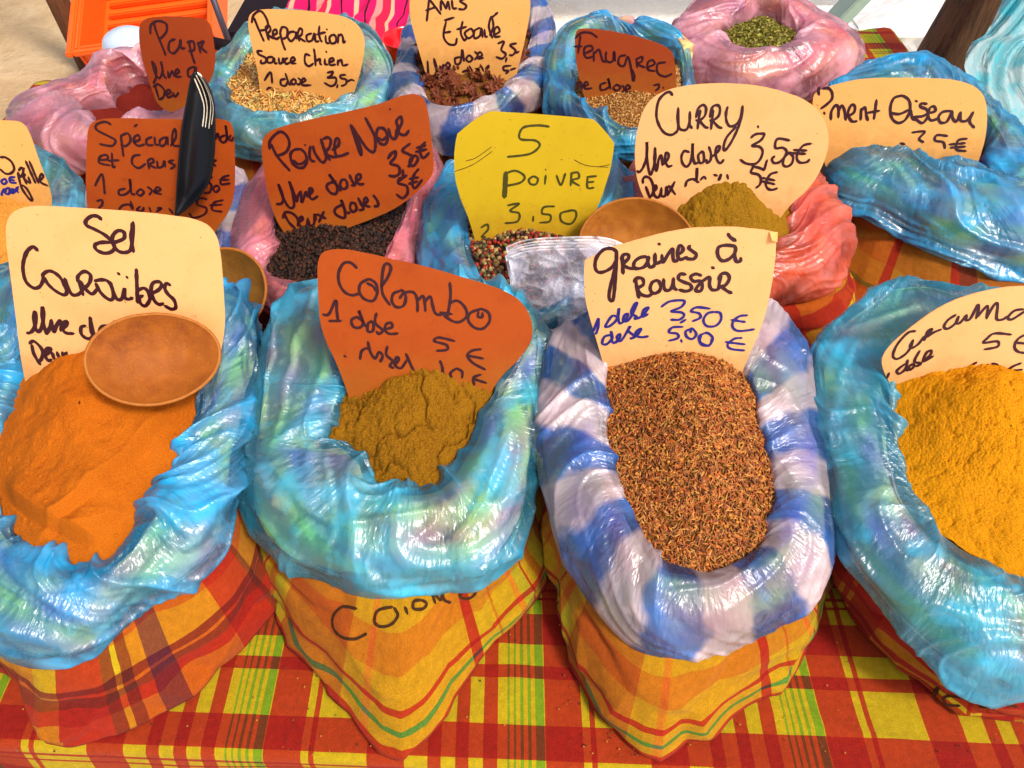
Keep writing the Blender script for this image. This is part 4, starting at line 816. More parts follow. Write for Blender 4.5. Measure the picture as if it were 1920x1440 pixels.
sign('dark rust card reading Paprika in the pale pink bag at the back', [(258, 62), (264, 36), (300, 30), (360, 32), (392, 40), (398, 80), (403, 118), (392, 160), (330, 215), (295, 200), (282, 165), (264, 110)], M_dkterra, (340, 195), .22, lean=10, yaw=-6, bend=.9, text=[(*ZL, pap, M_ink, 4)])
pre = """365,160 410,270 455,370; 345,205 360,140 410,100 450,120 490,200 480,260 420,275; 470,240 480,300 500,360; 465,250 500,230 515,270 490,310 550,350; 530,320 570,300 565,265 540,280 540,330 570,350 600,330; 600,290 625,390 648,450; 600,300 620,245 665,260 660,330 625,350; 735,285 690,290 670,330 700,370 740,330 745,290 750,350; 760,310 775,370; 755,320 775,260 800,270 795,310 770,335 830,375; 885,300 840,320 850,370 890,360 910,300 920,370 950,370; 955,235 950,300 965,360 980,375; 930,310 1010,290; 1010,320 1015,380 1040,390; 1018,262 1024,268; 1075,310 1045,340 1060,390 1100,380 1100,330 1075,310; 1125,310 1120,390; 1125,330 1150,310 1165,340 1170,385 1188,370;
440,460 400,460 410,490 470,520 470,560 430,570 430,540; 535,510 490,520 490,560 530,560 545,520 555,570 575,565; 590,520 595,570 620,560 630,520 635,565; 670,520 645,540 655,575 690,560; 700,555 735,540 722,515 700,530 700,565 745,570; 870,500 830,490 825,560 860,595 900,570; 905,440 915,500 920,590; 925,550 960,530 960,570 975,580; 1005,530 1005,575 1030,580; 1014,462 1020,470; 1040,565 1082,545 1070,522 1045,540 1050,585 1100,580; 1120,540 1120,590; 1120,560 1150,540 1165,590 1210,580;
460,725 515,650 530,750; 650,710 610,720 610,760 650,770 675,720; 650,660 680,750 700,760; 725,705 700,735 725,760 745,730 720,705; 765,700 790,730 770,760 750,750; 795,745 830,725 815,705 797,725 805,765 880,765; 1025,655 1075,645 1060,680 1030,700 1100,700 1100,750 1060,775 1000,745; 1120,760 1112,790; 1190,675 1145,680 1150,705 1195,720 1190,760 1150,775; 1200,740 1240,720 1265,730; 480,810 500,790 530,800 540,815"""
sign('cream card reading Préparation sauce chien at the back', [(463, 40), (472, 20), (510, 16), (600, 22), (655, 33), (682, 60), (684, 100), (665, 175), (640, 230), (490, 230), (485, 140), (470, 80)], M_cream2, (560, 172), .21, 'chien', lean=12, yaw=0, bend=.2, text=[(*ZP, pre, M_ink, 4)])
ani = """480,120 488,50 495,-20; 490,-10 560,80; 475,60 530,40; 560,60 562,5 590,50; 590,50 600,10 610,55; 622,0 628,45 650,45; 705,-10 668,5 702,30 690,52 660,50; 580,115 635,98; 590,120 575,200 600,245 640,250 650,215; 575,185 615,178; 683,120 672,180 690,225 705,215; 650,165 705,150; 730,158 695,185 715,215 745,190 730,158; 780,155 748,175 750,215 780,200 788,160 795,210; 805,165 810,205 822,205; 835,200 855,150 845,95 830,150 850,215; 862,195 890,178 880,152 862,165 862,205 895,205; 840,105 880,70;
485,345 492,430 515,435 538,390 520,330; 520,340 538,400 550,420; 555,370 562,398 575,365 588,392; 590,385 612,370 600,352 590,365 595,392 612,385; 668,320 640,330 645,360 670,350 680,280 690,345; 720,308 702,330 718,348 738,330 720,308; 750,290 768,310 750,335; 765,325 792,312 782,293 768,305 770,328 800,325; 880,245 915,235 900,280 925,305 905,330 870,320; 930,325 925,350; 985,245 950,255 980,285 965,310 945,310; 985,300 1000,290;
680,405 715,395 740,420; 720,370 740,410; 755,385 775,395 765,415; 790,375 800,400; 810,385 830,370 815,400 835,400; 510,450 540,440 560,455; 580,445 600,435 620,450; 625,430 650,445; 955,370 915,375 915,395 940,400 925,415; 950,395 980,385"""
sign('yellowish cream card reading Anis Étoilé, cut off by the top edge', [(765, 20), (772, -30), (800, -60), (900, -65), (985, -45), (997, 5), (988, 60), (975, 115), (960, 180), (815, 200), (800, 145), (780, 80)], M_cream2, (880, 140), .21, 'anis', lean=12, yaw=0, bend=.3, text=[(*ZM, ani, M_ink, 4)])
fen = """1315,215 1350,185 1400,185 1440,210; 1310,262 1355,260; 1345,200 1332,300; 1370,300 1412,280 1405,258 1372,265 1365,300 1380,325 1415,318; 1420,290 1420,345; 1425,300 1450,280 1470,340 1490,345; 1490,290 1490,340 1525,345 1535,290 1540,345; 1600,310 1565,320 1560,360 1590,370 1610,320 1625,360 1640,450 1650,430 1635,390; 1660,330 1665,380; 1655,335 1690,320 1690,345 1665,360 1710,380; 1722,378 1762,360 1750,338 1725,350 1725,390 1765,400; 1825,350 1780,360 1780,410 1820,430 1860,415;
1325,465 1330,500; 1325,480 1345,460 1355,500; 1365,485 1388,475 1378,460 1366,472 1372,498 1410,495; 1490,465 1460,475 1460,505 1490,500 1510,480 1500,440 1515,500; 1550,473 1530,495 1550,510 1570,490 1548,475; 1580,480 1592,500 1580,520; 1600,505 1625,495 1612,478 1600,490 1605,518 1630,515; 1755,480 1785,475 1785,495 1765,510; 1810,490 1812,496"""
sign('dark rust card reading Fenugrec, mostly in shade at the back', [(1078, 58), (1092, 52), (1150, 58), (1220, 75), (1258, 92), (1265, 110), (1268, 150), (1268, 215), (1105, 215), (1086, 150), (1078, 100)], M_dkterra, (1160, 175), .21, 'fenugrec', lean=10, yaw=0, text=[(*ZM, fen, M_ink, 4)])
pim = """-15,830 -22,870 -15,905; 20,845 70,840 105,880 105,940 60,990 0,1035; 30,1068 36,1085; 95,1140 100,1060 140,1000 165,1030 165,1120; 165,1060 195,1005 220,1040 235,1140; 240,1110 310,1070 320,1010 285,1000 255,1080 290,1150 340,1150; 375,1140 380,1030; 375,1060 415,1020 430,1100 445,1145; 525,945 500,1130; 440,1070 555,1050; 770,905 690,930 655,1020 670,1120 730,1165 800,1130 840,1040 830,950 770,905; 660,1070 740,1080 830,1040; 850,1040 860,1110 890,1140; 893,953 908,963; 1000,985 950,980 940,1010 1000,1040 1010,1100 960,1165 910,1140 880,1110 960,1100 1030,1060; 1030,1070 1080,1050 1070,1010 1030,1020 1010,1090 1040,1140 1110,1120; 1230,1050 1150,1060 1110,1110 1130,1160 1190,1150 1240,1050; 1240,1055 1245,1120 1280,1150 1320,1060; 1320,1060 1320,1140 1380,1140 1440,1060; 1440,1060 1405,1150 1450,1210"""
pim2 = """1290,745 1360,740 1330,780 1355,800; 1490,765 1430,760 1420,790 1465,800 1475,835; 1600,780 1550,790 1540,840 1595,850; 1500,812 1590,805; 1505,830 1590,825; 1225,805 1250,812"""
sign('wide cream card reading Piment Oiseau at the right', [(1523, 185), (1535, 170), (1590, 152), (1640, 146), (1740, 146), (1800, 150), (1840, 168), (1852, 200), (1850, 255), (1836, 300), (1820, 350), (1560, 350), (1530, 250)], M_cream2, (1740, 290), .215, lean=14, yaw=-5, bend=.1, text=[(*ZI, pim, M_ink, 4.6), (*ZR, pim2, M_ink, 4.2)])
cin = """1170,712 1100,705 1020,720 1005,780 1090,790 1115,820 1060,865 935,882; 1080,990 1055,1010 1065,1035 1095,1035 1105,1005 1080,990; 1150,985 1145,1035; 1148,952 1150,956; 1210,985 1235,1040 1260,975; 1295,975 1290,1045; 1290,975 1330,970 1335,1000 1295,1015 1340,1045; 1385,1000 1385,1055 1420,1055; 1380,995 1435,990; 1385,1025 1420,1022; 925,975 980,960 1030,990 1010,1025 930,1045; 935,1155 1000,1145 950,1185 1000,1200 990,1245 920,1255; 1080,1215 1078,1245; 1200,1160 1140,1165 1130,1200 1175,1210 1170,1245 1115,1252; 1285,1185 1235,1200 1240,1245 1290,1258 1320,1220 1315,1185 1275,1185; 785,1280 820,1262 825,1290 790,1330 810,1330"""
c_o, c_proj, c_P = sign('yellow card with cut corners reading 5 poivre 3.50', [(862, 247), (892, 222), (918, 209), (930, 209), (1000, 213), (1100, 222), (1115, 224), (1148, 262), (1153, 272), (1140, 340), (1095, 450), (1080, 500), (900, 500), (885, 425), (856, 355), (850, 300), (856, 252)], M_yellow, (1000, 433), .2, 'cinq', lean=14, yaw=2, it=1, text=[(*ZM, cin, M_greenink, 4.2), (*ZM, '925,970 922,1040 917,1108', M_greenink, 9), (*ZM, '635,965 740,925 850,850; 700,905 760,885 845,825; 1310,898 1380,930 1500,940; 1450,937 1510,925; 1234,898 1244,898', M_ink, 1.1)])
gri = """0,570 60,570 130,620 160,700 120,750 60,750 0,700; 210,720 240,685 262,710 255,760 225,790 205,740; 200,740 240,900 300,1000 350,1055 360,1030 300,920 245,880; 250,760 300,870; 255,770 280,760 270,800 330,860; 272,690 276,696; 320,790 345,860; 290,610 400,860; 330,610 435,860; 450,830 485,790 470,755 448,790 460,850 540,890"""
gri2 = """40,815 15,840 40,870 75,850 60,815 40,815; 170,790 115,800 120,850 185,855; 115,825 165,825; 50,920 20,980 30,1020; 70,920 60,970 100,980 110,920 70,920; 135,920 130,970 165,955 150,920; 210,900 180,930 208,965; 178,935 205,930"""
sign('narrow orange cream card at the left edge ending in grillade', [(-75, 235), (-40, 225), (20, 226), (42, 229), (56, 248), (76, 310), (98, 362), (96, 400), (60, 450), (-60, 450), (-75, 300)], M_cream2, (60, 388), .21, 'grill', lean=12, yaw=8, text=[(*ZG, gri, M_ink, 4), (*ZG, gri2, M_blueink, 4)])
ccm = """1110,1045 1050,1060 970,1150 940,1230 970,1255 1030,1220 1070,1170 1090,1110; 1090,1115 1068,1155 1080,1172 1130,1140 1170,1085; 1165,1090 1175,1110 1200,1045 1230,1030 1195,1085 1240,1055 1300,1030; 1410,920 1350,960 1320,1010 1350,1025 1410,980 1430,930; 1430,930 1412,980 1440,980 1490,920; 1490,925 1485,960 1520,945 1570,850 1580,870 1560,950; 1565,940 1630,865 1648,865 1640,950; 1640,940 1700,840 1722,850 1715,950 1760,955 1800,930; 1920,880 1850,890 1800,940 1830,955 1920,900 1960,880 1960,950 2000,940;
1825,1070 1700,1060 1640,1100 1620,1130 1720,1120 1720,1160 1620,1180; 1960,1060 1880,1100 1850,1160 1880,1200 1960,1210; 1850,1130 1960,1140; 1030,1290 970,1340 985,1365 1030,1330 1050,1260; 1045,1265 1040,1335 1060,1330; 1095,1285 1060,1310 1065,1335 1095,1310 1092,1290; 1140,1190 1100,1270 1150,1285 1110,1310; 1160,1265 1215,1225 1225,1190 1190,1205 1165,1270 1240,1230; 910,1360 895,1400; 1565,1275 1510,1310; 1650,1290 1610,1340; 1680,1285 1720,1300 1705,1360 1660,1372; 1900,1285 1820,1320 1775,1380 1800,1410 1880,1410; 1790,1345 1910,1335"""
sign('cream card reading Curcuma, cut off by the right edge', [(1650, 685), (1662, 655), (1700, 620), (1765, 572), (1835, 546), (1920, 534), (2010, 545), (2065, 600), (2060, 800), (1750, 800), (1680, 740)], M_cream, (1800, 690), .23, 'curcuma', lean=16, yaw=-4, bend=.2, text=[(*ZC, ccm, M_ink, 4.6)])

def on_mesh(VF):
    bv = BVHTree.FromPolygons(VF[0].tolist(), VF[1].tolist())
    def proj(px, py):
        P, N = [], []
        for x, y in zip(px, py):
            h = bv.ray_cast(Vector(CAM), Vector(rays(x, y)).normalized())
            if h[0] is None: continue
            nn_ = h[1] if h[1].dot(Vector(rays(x, y))) < 0 else -h[1]
            P.append(h[0][:]); N.append(nn_[:])
        if len(P) < 3: return None, None
        P, N = np.array(P), np.array(N); k_ = np.ones(5) / 5
        for c in range(3):
            if len(N) > 8: N[:, c] = np.convolve(np.pad(N[:, c], 2, 'edge'), k_, 'valid')
        return P + N * .0006, N
    return proj
write(BAGS['colombo']['root'], [(636, 978, 3, "100,490 20,480 -30,530 -30,600 20,650 90,660 155,630; 300,480 220,500 200,560 230,590 290,580 330,530 310,485; 370,480 385,520; 460,440 420,450 420,490 470,490 490,460 460,440; 520,400 540,460; 540,410 570,440 580,390; 580,395 590,440 625,455; 700,375 680,420 730,430 765,400 740,370 690,375", M_sackink, 6)], on_mesh(BAGS['colombo']['sack']), .93 / F)
write(BAGS['curcuma']['root'], [(1280, 968, 3, "1155,880 1200,890 1280,912; 1155,882 1180,910 1220,925; 1330,960 1400,1000; 1400,1000 1440,960 1420,1010; 1640,1030 1500,1010 1470,1030 1490,1060 1560,1065; 1670,1070 1750,1075; 1765,1040 1750,1070; 1800,1040 1790,1070; 1830,1070 1840,1040 1870,1030 1830,1055 1880,1070", M_sackink, 5)], on_mesh(BAGS['curcuma']['sack']), .93 / F)
write(BAGS['piment']['root'], [(1280, 0, 3, "885,720 905,745 930,740; 930,730 960,755 990,745 970,730; 980,690 1010,700 1005,712; 1030,720 1080,745; 1060,735 1085,742 1090,755; 1120,755 1145,760; 850,700 862,706 858,716", M_blueink, 1.6)], on_mesh(BAGS['piment']['liner']), 1.2 / F)

# ------------------------------------------------------------------ calabash scoops
def scoop(label, px, py, y, a_px, b_px, rot, tilt, mat, depth=.3, handle=None, seed=0):
    c = UY(np.array(float(px)), np.array(float(py)), y); dist = np.linalg.norm(c - CAM) ; view = (c - CAM) / dist
    s_ = ((c - CAM) @ FWD) / F; a, b = a_px * s_, b_px * s_
    ex = np.cross(view, [0, 0, 1.0]); ex /= np.linalg.norm(ex); ey = np.cross(ex, view)
    n_ = -view * math.cos(tilt[1]) * math.cos(tilt[0]) + ey * math.sin(tilt[1]) + ex * math.sin(tilt[0]); n_ /= np.linalg.norm(n_)
    e1 = ex * math.cos(rot) + ey * math.sin(rot); e1 = e1 - n_ * (e1 @ n_); e1 /= np.linalg.norm(e1); e2 = np.cross(n_, e1)
    na_, nr_ = 96, 26; t = 2 * np.pi * np.arange(na_) / na_; r_ = np.linspace(.001, 1, nr_) ** .8
    T_, R_ = np.meshgrid(t, r_, indexing='ij'); wob = 1 + .02 * np.sin(2 * T_ + 1 + seed) + .012 * np.sin(3 * T_ + seed)
    dp = depth * b
    x, yy = a * R_ * np.cos(T_) * wob, b * R_ * np.sin(T_) * wob; zi = -dp * (1 - R_ ** 2.2) + .0015 * perlin(x * 60, yy * 60, 0, seed)
    th = .0035
    inner = np.stack([x, yy, zi], -1); outer_ = np.stack([x * (1 + th / a), yy * (1 + th / b), zi - th * (1 + .3 * (1 - R_))], -1)
    M = np.stack([e1, e2, n_], 0)
    root = empty('calabash_scoop'); tag(root, label, 'scoop', 'calabash scoops resting in the spice')
    mesh_np('bowl', np.concatenate([(inner @ M).reshape(-1, 3) + c, (outer_ @ M).reshape(-1, 3) + c]), np.concatenate([grid_faces(na_, nr_, True), grid_faces(na_, nr_, True)[:, ::-1] + na_ * nr_]), mat, root)
    k_ = 8; q = np.linspace(0, math.pi, k_); cx, cy = x[:, -1], yy[:, -1]
    rim = np.stack([cx[:, None] * (1 + (th * .5 - th * .62 * np.cos(q)) / a), cy[:, None] * (1 + (th * .5 - th * .62 * np.cos(q)) / b), zi[:, -1:] - .002 + .0022 * np.sin(q)[None] + 0 * cx[:, None]], -1)
    mesh_np('rim', (rim @ M).reshape(-1, 3) + c, grid_faces(na_, k_, True), M_gourdrim, root)
    return root
scoop('round brown calabash scoop resting on the orange powder over the Sel Caraïbes card', 288, 672, .665, 111, 84, R(-14), (0, .15), M_gourd, .48, seed=1)
scoop('dark calabash scoop half hidden behind the right edge of the Sel Caraïbes card', 418, 545, .885, 79, 76, R(35), (-.35, .1), M_gourd2, .45, seed=2)
scoop('tan calabash scoop at the left of the heaped curry powder', 1195, 458, .955, 108, 80, R(4), (.1, .1), M_gourd3, .5, seed=3)

# ------------------------------------------------------------------ black slotted spoon
def sheet_px(fn, nu, nv, name, mat, parent=None, thick=0, attrs=None):
    u_, v_ = np.meshgrid(np.linspace(0, 1, nu), np.linspace(0, 1, nv), indexing='ij'); P = fn(u_, v_)
    V = P.reshape(-1, 3); Fc = grid_faces(nu, nv)
    if thick:
        g1 = np.gradient(P, axis=0); g2 = np.gradient(P, axis=1); N = np.cross(g1, g2); N /= np.linalg.norm(N, axis=2)[..., None] + 1e-12
        V2 = (P - N * thick).reshape(-1, 3); k = len(V)
        e_ = []
        idx = np.arange(k).reshape(nu, nv)
        for ln in (idx[0, :], idx[-1, :][::-1], idx[:, 0][::-1], idx[:, -1]):
            e_ += [(ln[i], ln[i + 1], ln[i + 1] + k, ln[i] + k) for i in range(len(ln) - 1)]
        Fc = np.concatenate([Fc, Fc[:, ::-1] + k, np.array(e_)]); V = np.concatenate([V, V2])
    return mesh_np(name, V, Fc, mat, parent, attrs=attrs, uv=None if thick else np.stack([u_, v_], -1).reshape(-1, 2))
ctl_t = [0, .06, .18, .35, .55, .75, .9, 1]
Lx = [367, 358, 352, 343, 337, 333, 331, 329]; Rx_ = [368, 385, 398, 402, 401, 392, 362, 331]; Yc = [136, 152, 184, 230, 284, 338, 379, 404]
def spoon_pt(u, v):
    yy = np.interp(u, ctl_t, Yc); l = np.interp(u, ctl_t, Lx); r_ = np.interp(u, ctl_t, Rx_)
    k = cr(np.array([[a, b, c] for a, b, c in zip(Lx, Rx_, Yc)], float), 120); tt = cr(np.array(ctl_t, float)[:, None], 120)[:, 0]
    l = np.interp(u, tt, k[:, 0]); r_ = np.interp(u, tt, k[:, 1]); yy = np.interp(u, tt, k[:, 2])
    x = l + (r_ - l) * v; yd = .985 + .07 * (1 - u)
    return UY(x, yy, yd + .010 * (1 - (2 * v - 1) ** 2) * np.minimum(1, (r_ - l) / 40) - .012)
sp = sheet_px(spoon_pt, 60, 22, 'slotted_spoon', M_black, thick=.0018)
tag(sp, 'black plastic slotted serving spoon standing upright across the Spécial card', 'spoon')
bvs = BVHTree.FromObject(sp, bpy.context.evaluated_depsgraph_get())
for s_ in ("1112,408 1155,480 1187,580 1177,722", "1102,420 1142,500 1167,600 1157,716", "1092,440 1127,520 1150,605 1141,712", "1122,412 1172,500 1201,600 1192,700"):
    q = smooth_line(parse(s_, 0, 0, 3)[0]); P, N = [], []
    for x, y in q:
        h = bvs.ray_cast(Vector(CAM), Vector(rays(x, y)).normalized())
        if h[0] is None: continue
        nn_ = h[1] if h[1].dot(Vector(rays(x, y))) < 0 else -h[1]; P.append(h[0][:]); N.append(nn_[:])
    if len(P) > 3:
        V, Fc = ribbon(np.array(P) + np.array(N) * .0006, np.array(N), .0017, 1); mesh_np('slot_glint', V, Fc, M_slot_glint, sp, smooth=False)  # raised cream ribbon, a painted reflection rather than a cut opening

# ------------------------------------------------------------------ bundle of clear plastic bags
def clear_mat():
    T = NT('clear_plastic_film'); ob = T.obj(); nr = T.bump(T.noise(45, 4, .6, ob, 1.5), .6, .004)
    ed = T.attr('edge'); lw = T.new('ShaderNodeLayerWeight'); lw.inputs[0].default_value = .35; T.link(nr, lw.inputs['Normal'])
    p = T.pbsdf((.9, .88, .92), .12, .8, nr); tr = T.new('ShaderNodeBsdfTransparent'); tr.inputs[0].default_value = (.93, .93, .97, 1)
    f = T.math('ADD', T.math('MULTIPLY', lw.outputs[1], .25), T.math('ADD', T.math('MULTIPLY', ed, .6), T.maprange(T.noise(16, 4, .6, ob, 1), .42, .68, .02, .42)), clamp=True)
    return T.fin(T.mixs(f, tr.outputs[0], p))
M_clear = clear_mat()
cb = empty('clear_bag_bundle'); tag(cb, 'bundle of folded clear plastic bags between the Colombo and Graines cards', 'plastic bags')
for i in range(5):
    of = rng.normal(size=8) * 5
    def fn(u, v, i=i, of=of):
        TL, TR, BR, BL = (950 + of[0], 448 + i * 5), (1166 + of[2], 440 + i * 6), (1158 + of[4], 650), (972 + of[6], 590 + of[7] + i * 9)
        x = (TL[0] * (1 - u) + TR[0] * u) * (1 - v) + (BL[0] * (1 - u) + BR[0] * u) * v
        y = (TL[1] * (1 - u) + TR[1] * u) * (1 - v) + (BL[1] * (1 - u) + BR[1] * u) * v
        y = y + 16 * (abs(2 * u - 1) ** 4) * (1 - v)
        yy = .945 - .085 * v - .006 * i - .025 * np.clip(u - .8, 0, 1)
        yy = yy + .010 * perlin(u * 3 + i, v * 3, 0, 40 + i) - .007 * np.clip(1 - np.abs(perlin(u * 3 - v * 2.4, v * 3 + u * 2, 0, 50 + i)) * 3, 0, 1) ** 2
        return UY(x, y, yy)
    u_, v_ = np.meshgrid(np.linspace(0, 1, 80), np.linspace(0, 1, 80), indexing='ij')
    sheet_px(fn, 80, 80, 'folded_bag', M_clear, cb, attrs={'edge': np.clip(1 - np.minimum(np.minimum(u_, 1 - u_), v_) / .02, 0, 1)})

# ------------------------------------------------------------------ background things
def tube(path, rad, name, mat, parent=None, seg=16):
    path = np.array(path, float); rad = np.broadcast_to(rad, len(path)); t = np.gradient(path, axis=0); t /= np.linalg.norm(t, axis=1)[:, None]
    a = np.cross(t, [0.3, .9, .2]); a /= np.linalg.norm(a, axis=1)[:, None]; b = np.cross(t, a); th = np.linspace(0, 2 * np.pi, seg, endpoint=False)
    V = path[:, None] + (a[:, None] * np.cos(th)[None, :, None] + b[:, None] * np.sin(th)[None, :, None]) * rad[:, None, None]
    Fc = [[i * seg + j, i * seg + (j + 1) % seg, (i + 1) * seg + (j + 1) % seg, (i + 1) * seg + j] for i in range(len(path) - 1) for j in range(seg)]
    Fc += [list(range(seg))[::-1], list(range((len(path) - 1) * seg, len(path) * seg))]
    return mesh_np(name, V.reshape(-1, 3), Fc, mat, parent)
def log(p0, p1, r0, r1, name, label, cat, seed, sq=0.0, mat=M_wood):
    p0, p1 = np.array(p0), np.array(p1); n_ = 60; k = np.linspace(0, 1, n_); path = p0 + (p1 - p0) * k[:, None]
    path[:, 0] += .012 * perlin(k * 4, k * 0 + seed); path[:, 1] += .012 * perlin(k * 4, k * 0 + seed + 5)
    t = (p1 - p0) / np.linalg.norm(p1 - p0); a = np.cross(t, [0, 1, 0]); a /= np.linalg.norm(a); b = np.cross(t, a); th = np.linspace(0, 2 * np.pi, 40, endpoint=False)
    K, TH = np.meshgrid(k, th, indexing='ij'); rr = (r0 + (r1 - r0) * K) * (1 + .05 * perlin(np.cos(TH) * 2.5, np.sin(TH) * 2.5, K * 5, seed) + .025 * perlin(np.cos(TH) * 9, np.sin(TH) * 9, K * 6, seed + 1))
    if sq: rr = rr / np.maximum(np.abs(np.cos(TH)), np.abs(np.sin(TH))) ** sq
    V = path[:, None] + (a * np.cos(TH)[..., None] + b * np.sin(TH)[..., None]) * rr[..., None]
    Fc = [[i * 40 + j, i * 40 + (j + 1) % 40, (i + 1) * 40 + (j + 1) % 40, (i + 1) * 40 + j] for i in range(n_ - 1) for j in range(40)] + [list(range(40))[::-1], list(range((n_ - 1) * 40, n_ * 40))]
    return tag(mesh_np(name, V.reshape(-1, 3), Fc, mat), label, cat)
f_ = lambda x, y, d: UY(np.array(float(x)), np.array(float(y)), d)
pa, pb = f_(1612, 395, 2.3), f_(1952, -150, 2.3); dd = (pb - pa) / (pb - pa)[2]
log(pa + dd * (-.80 - pa[2]), pa + dd * (1.62 - pa[2]), .085, .075, 'stall_post', 'thick dark brown wooden post leaning beside the turquoise plastic sheet', 'post', 3, sq=.8)
pa, pb = f_(168, 128, 3.55), f_(88, -40, 3.55); dd = (pb - pa) / (pb - pa)[2]
log(pa + dd * (-.80 - pa[2]), pa + dd * (1.58 - pa[2]), .045, .042, 'wooden_pole', 'thick brown wooden pole standing in the sand left of the orange crate', 'pole', 8)
pa, pb = f_(200, 70, 4.2), f_(150, -30, 4.2); dd = (pb - pa) / (pb - pa)[2]
log(pa + dd * (-.80 - pa[2]), pa + dd * (1.58 - pa[2]), .032, .03, 'wooden_pole', 'thin dark wooden pole just behind the orange crate', 'pole', 12)
# orange crate: open box lying on its long side, floor with ribs towards the camera
C0 = f_(142, 100, 3.25); e1 = f_(400, 66, 3.3) - C0; W_ = np.linalg.norm(e1); e1 /= W_
e2 = f_(212, -40, 3.62) - C0; e2 -= e1 * (e2 @ e1); H_ = .46; e2 /= np.linalg.norm(e2); e3 = np.cross(e1, e2)
if e3[1] > 0: e3 = -e3
def cbox(name, x0, x1, y0, y1, z0, z1, mat, parent, bev=.006):
    bm = bmesh.new(); box_bm(bm, x0, x1, y0, y1, z0, z1); bmesh.ops.bevel(bm, geom=list(bm.edges), offset=bev, segments=2, affect='EDGES')
    for v in bm.verts: v.co = Vector(C0 + e1 * v.co.x + e2 * v.co.y + e3 * v.co.z)
    bmesh.ops.recalc_face_normals(bm, faces=list(bm.faces)); return bm_obj(name, bm, mat, parent)
cr_o = empty('plastic_crate'); tag(cr_o, 'bright orange ribbed plastic crate tipped on its side on the sand', 'crate')
cbox('bottom', .005, W_ - .005, .005, H_ - .005, -.16, -.148, M_crate, cr_o, .003)
cbox('side_wall', 0, .022, 0, H_, -.147, .02, M_crate, cr_o); cbox('side_wall', W_ - .022, W_, 0, H_, -.147, .02, M_crate, cr_o)
cbox('end_wall', .023, W_ - .023, 0, .022, -.147, .018, M_crate, cr_o); cbox('end_wall', .023, W_ - .023, H_ - .022, H_, -.147, .018, M_crate, cr_o)
cbox('lip', -.03, .0, -.03, H_ + .03, .004, .026, M_crate, cr_o); cbox('lip', .001, W_, -.03, -.001, .004, .026, M_crate, cr_o)
for k in range(6): cbox('rib', .05, W_ - .04, .07 + k * .062, .092 + k * .062, -.147, -.118, M_crate, cr_o, .005)
# blue-white enamel pot with a domed lid beside the crate
pt = empty('enamel_pot'); tag(pt, 'small white and blue domed pot half hidden by the Paprika card', 'pot')
pc = U(np.array(242.), np.array(86.), .11)
def lathe(name, prof, c, mat, parent, seg=48):
    th = np.linspace(0, 2 * np.pi, seg, endpoint=False); pr = cr(np.array(prof, float), len(prof) * 6)
    V = np.stack([c[0] + pr[None, :, 0] * np.cos(th)[:, None], c[1] + pr[None, :, 0] * np.sin(th)[:, None], c[2] + pr[None, :, 1] + 0 * th[:, None]], -1)
    return mesh_np(name, V.reshape(-1, 3), grid_faces(seg, len(pr), True), mat, parent)
lathe('body', [(.001, -.11), (.045, -.108), (.055, -.08), (.058, -.02), (.055, 0)], pc, M_whitepl, pt)
lathe('lid', [(.060, -.002), (.059, .006), (.050, .024), (.030, .036), (.010, .041), (.0008, .042)], pc, M_whitepl, pt)
# red bowl
rb = U(np.array(770.), np.array(92.), .03)
rbo = lathe('red_bowl', [(.001, -.028), (.035, -.028), (.055, -.01), (.068, .025), (.071, .030), (.069, .032), (.064, .026), (.05, -.004), (.03, -.020), (.001, -.021)], rb, M_redpl, None)
tag(rbo, 'shiny red bowl behind the Anis Étoilé card', 'bowl')
# pink striped cloth
def pinkcloth():
    T = NT('magenta_striped_cotton'); ob = T.uv(); sp_ = T.new('ShaderNodeSeparateXYZ'); T.link(ob, sp_.inputs[0])
    u = T.math('ADD', sp_.outputs[0], T.math('MULTIPLY', T.noise(3, 2, .5, ob), .12))
    MG, CR2, DK, SK = (.62, .004, .09), (.9, .35, .2), (.02, .004, .01), (.75, .22, .18)
    c = stripes(T, u, .42, [(30, MG), (12, CR2), (26, MG), (5, DK), (16, MG), (14, SK), (22, (.7, .01, .05)), (8, CR2), (20, MG), (4, DK)])
    return T.fin(T.pbsdf(c, .8, .2, T.bump(T.noise(400, 3, .6, ob), .2, .001)))
def fnp(u, v):
    x = 560 + u * 270 - 40 * v; y = -70 + v * (160 + 70 * u); d = 2.75 - .62 * v
    P = UY(x, y, d); k = u * 5 + v * 2.2
    P[..., 2] += .05 * (1 - np.abs(perlin(k, v * 1.5, 0, 60)) * 2) * .8 + .02 * perlin(k * 2.3, v * 3, 0, 61) - .02; return P
pk = sheet_px(fnp, 120, 120, 'striped_cloth', pinkcloth()); tag(pk, 'crumpled magenta and cream striped cloth behind the back row of bags', 'cloth')
# black folding stool
st_ = empty('folding_stool'); tag(st_, 'black folding stool with thin metal legs behind the Préparation card', 'stool')
sc_ = f_(545, 28, 2.95); sx, sy, sz = sc_
bm = bmesh.new(); box_bm(bm, sx - .21, sx + .2, sy - .16, sy + .2, sz - .04, sz); bm_obj('seat', bm, M_blackcl, st_, .015)
bm = bmesh.new(); box_bm(bm, sx - .19, sx + .19, sy - .1, sy - .07, -.72, sz - .045); bm_obj('side_panel', bm, M_blackcl, st_, .01)
for (x0, x1, yy) in ((405, 434, 2.75),):
    a, b = f_(x0 - 12, -20, yy), f_(x1, 92, yy); d_ = (b - a) / (b - a)[2]; tube([a + d_ * (.1 - a[2]), a + d_ * (-.745 - a[2])], .011, 'leg', M_metal, st_)
tube([(sx + .18, sy - .1, sz - .042), (sx - .1, sy - .12, -.745)], .011, 'leg', M_metal, st_); tube([(sx + .18, sy + .18, sz - .042), (sx - .1, sy + .16, -.745)], .011, 'leg', M_metal, st_)
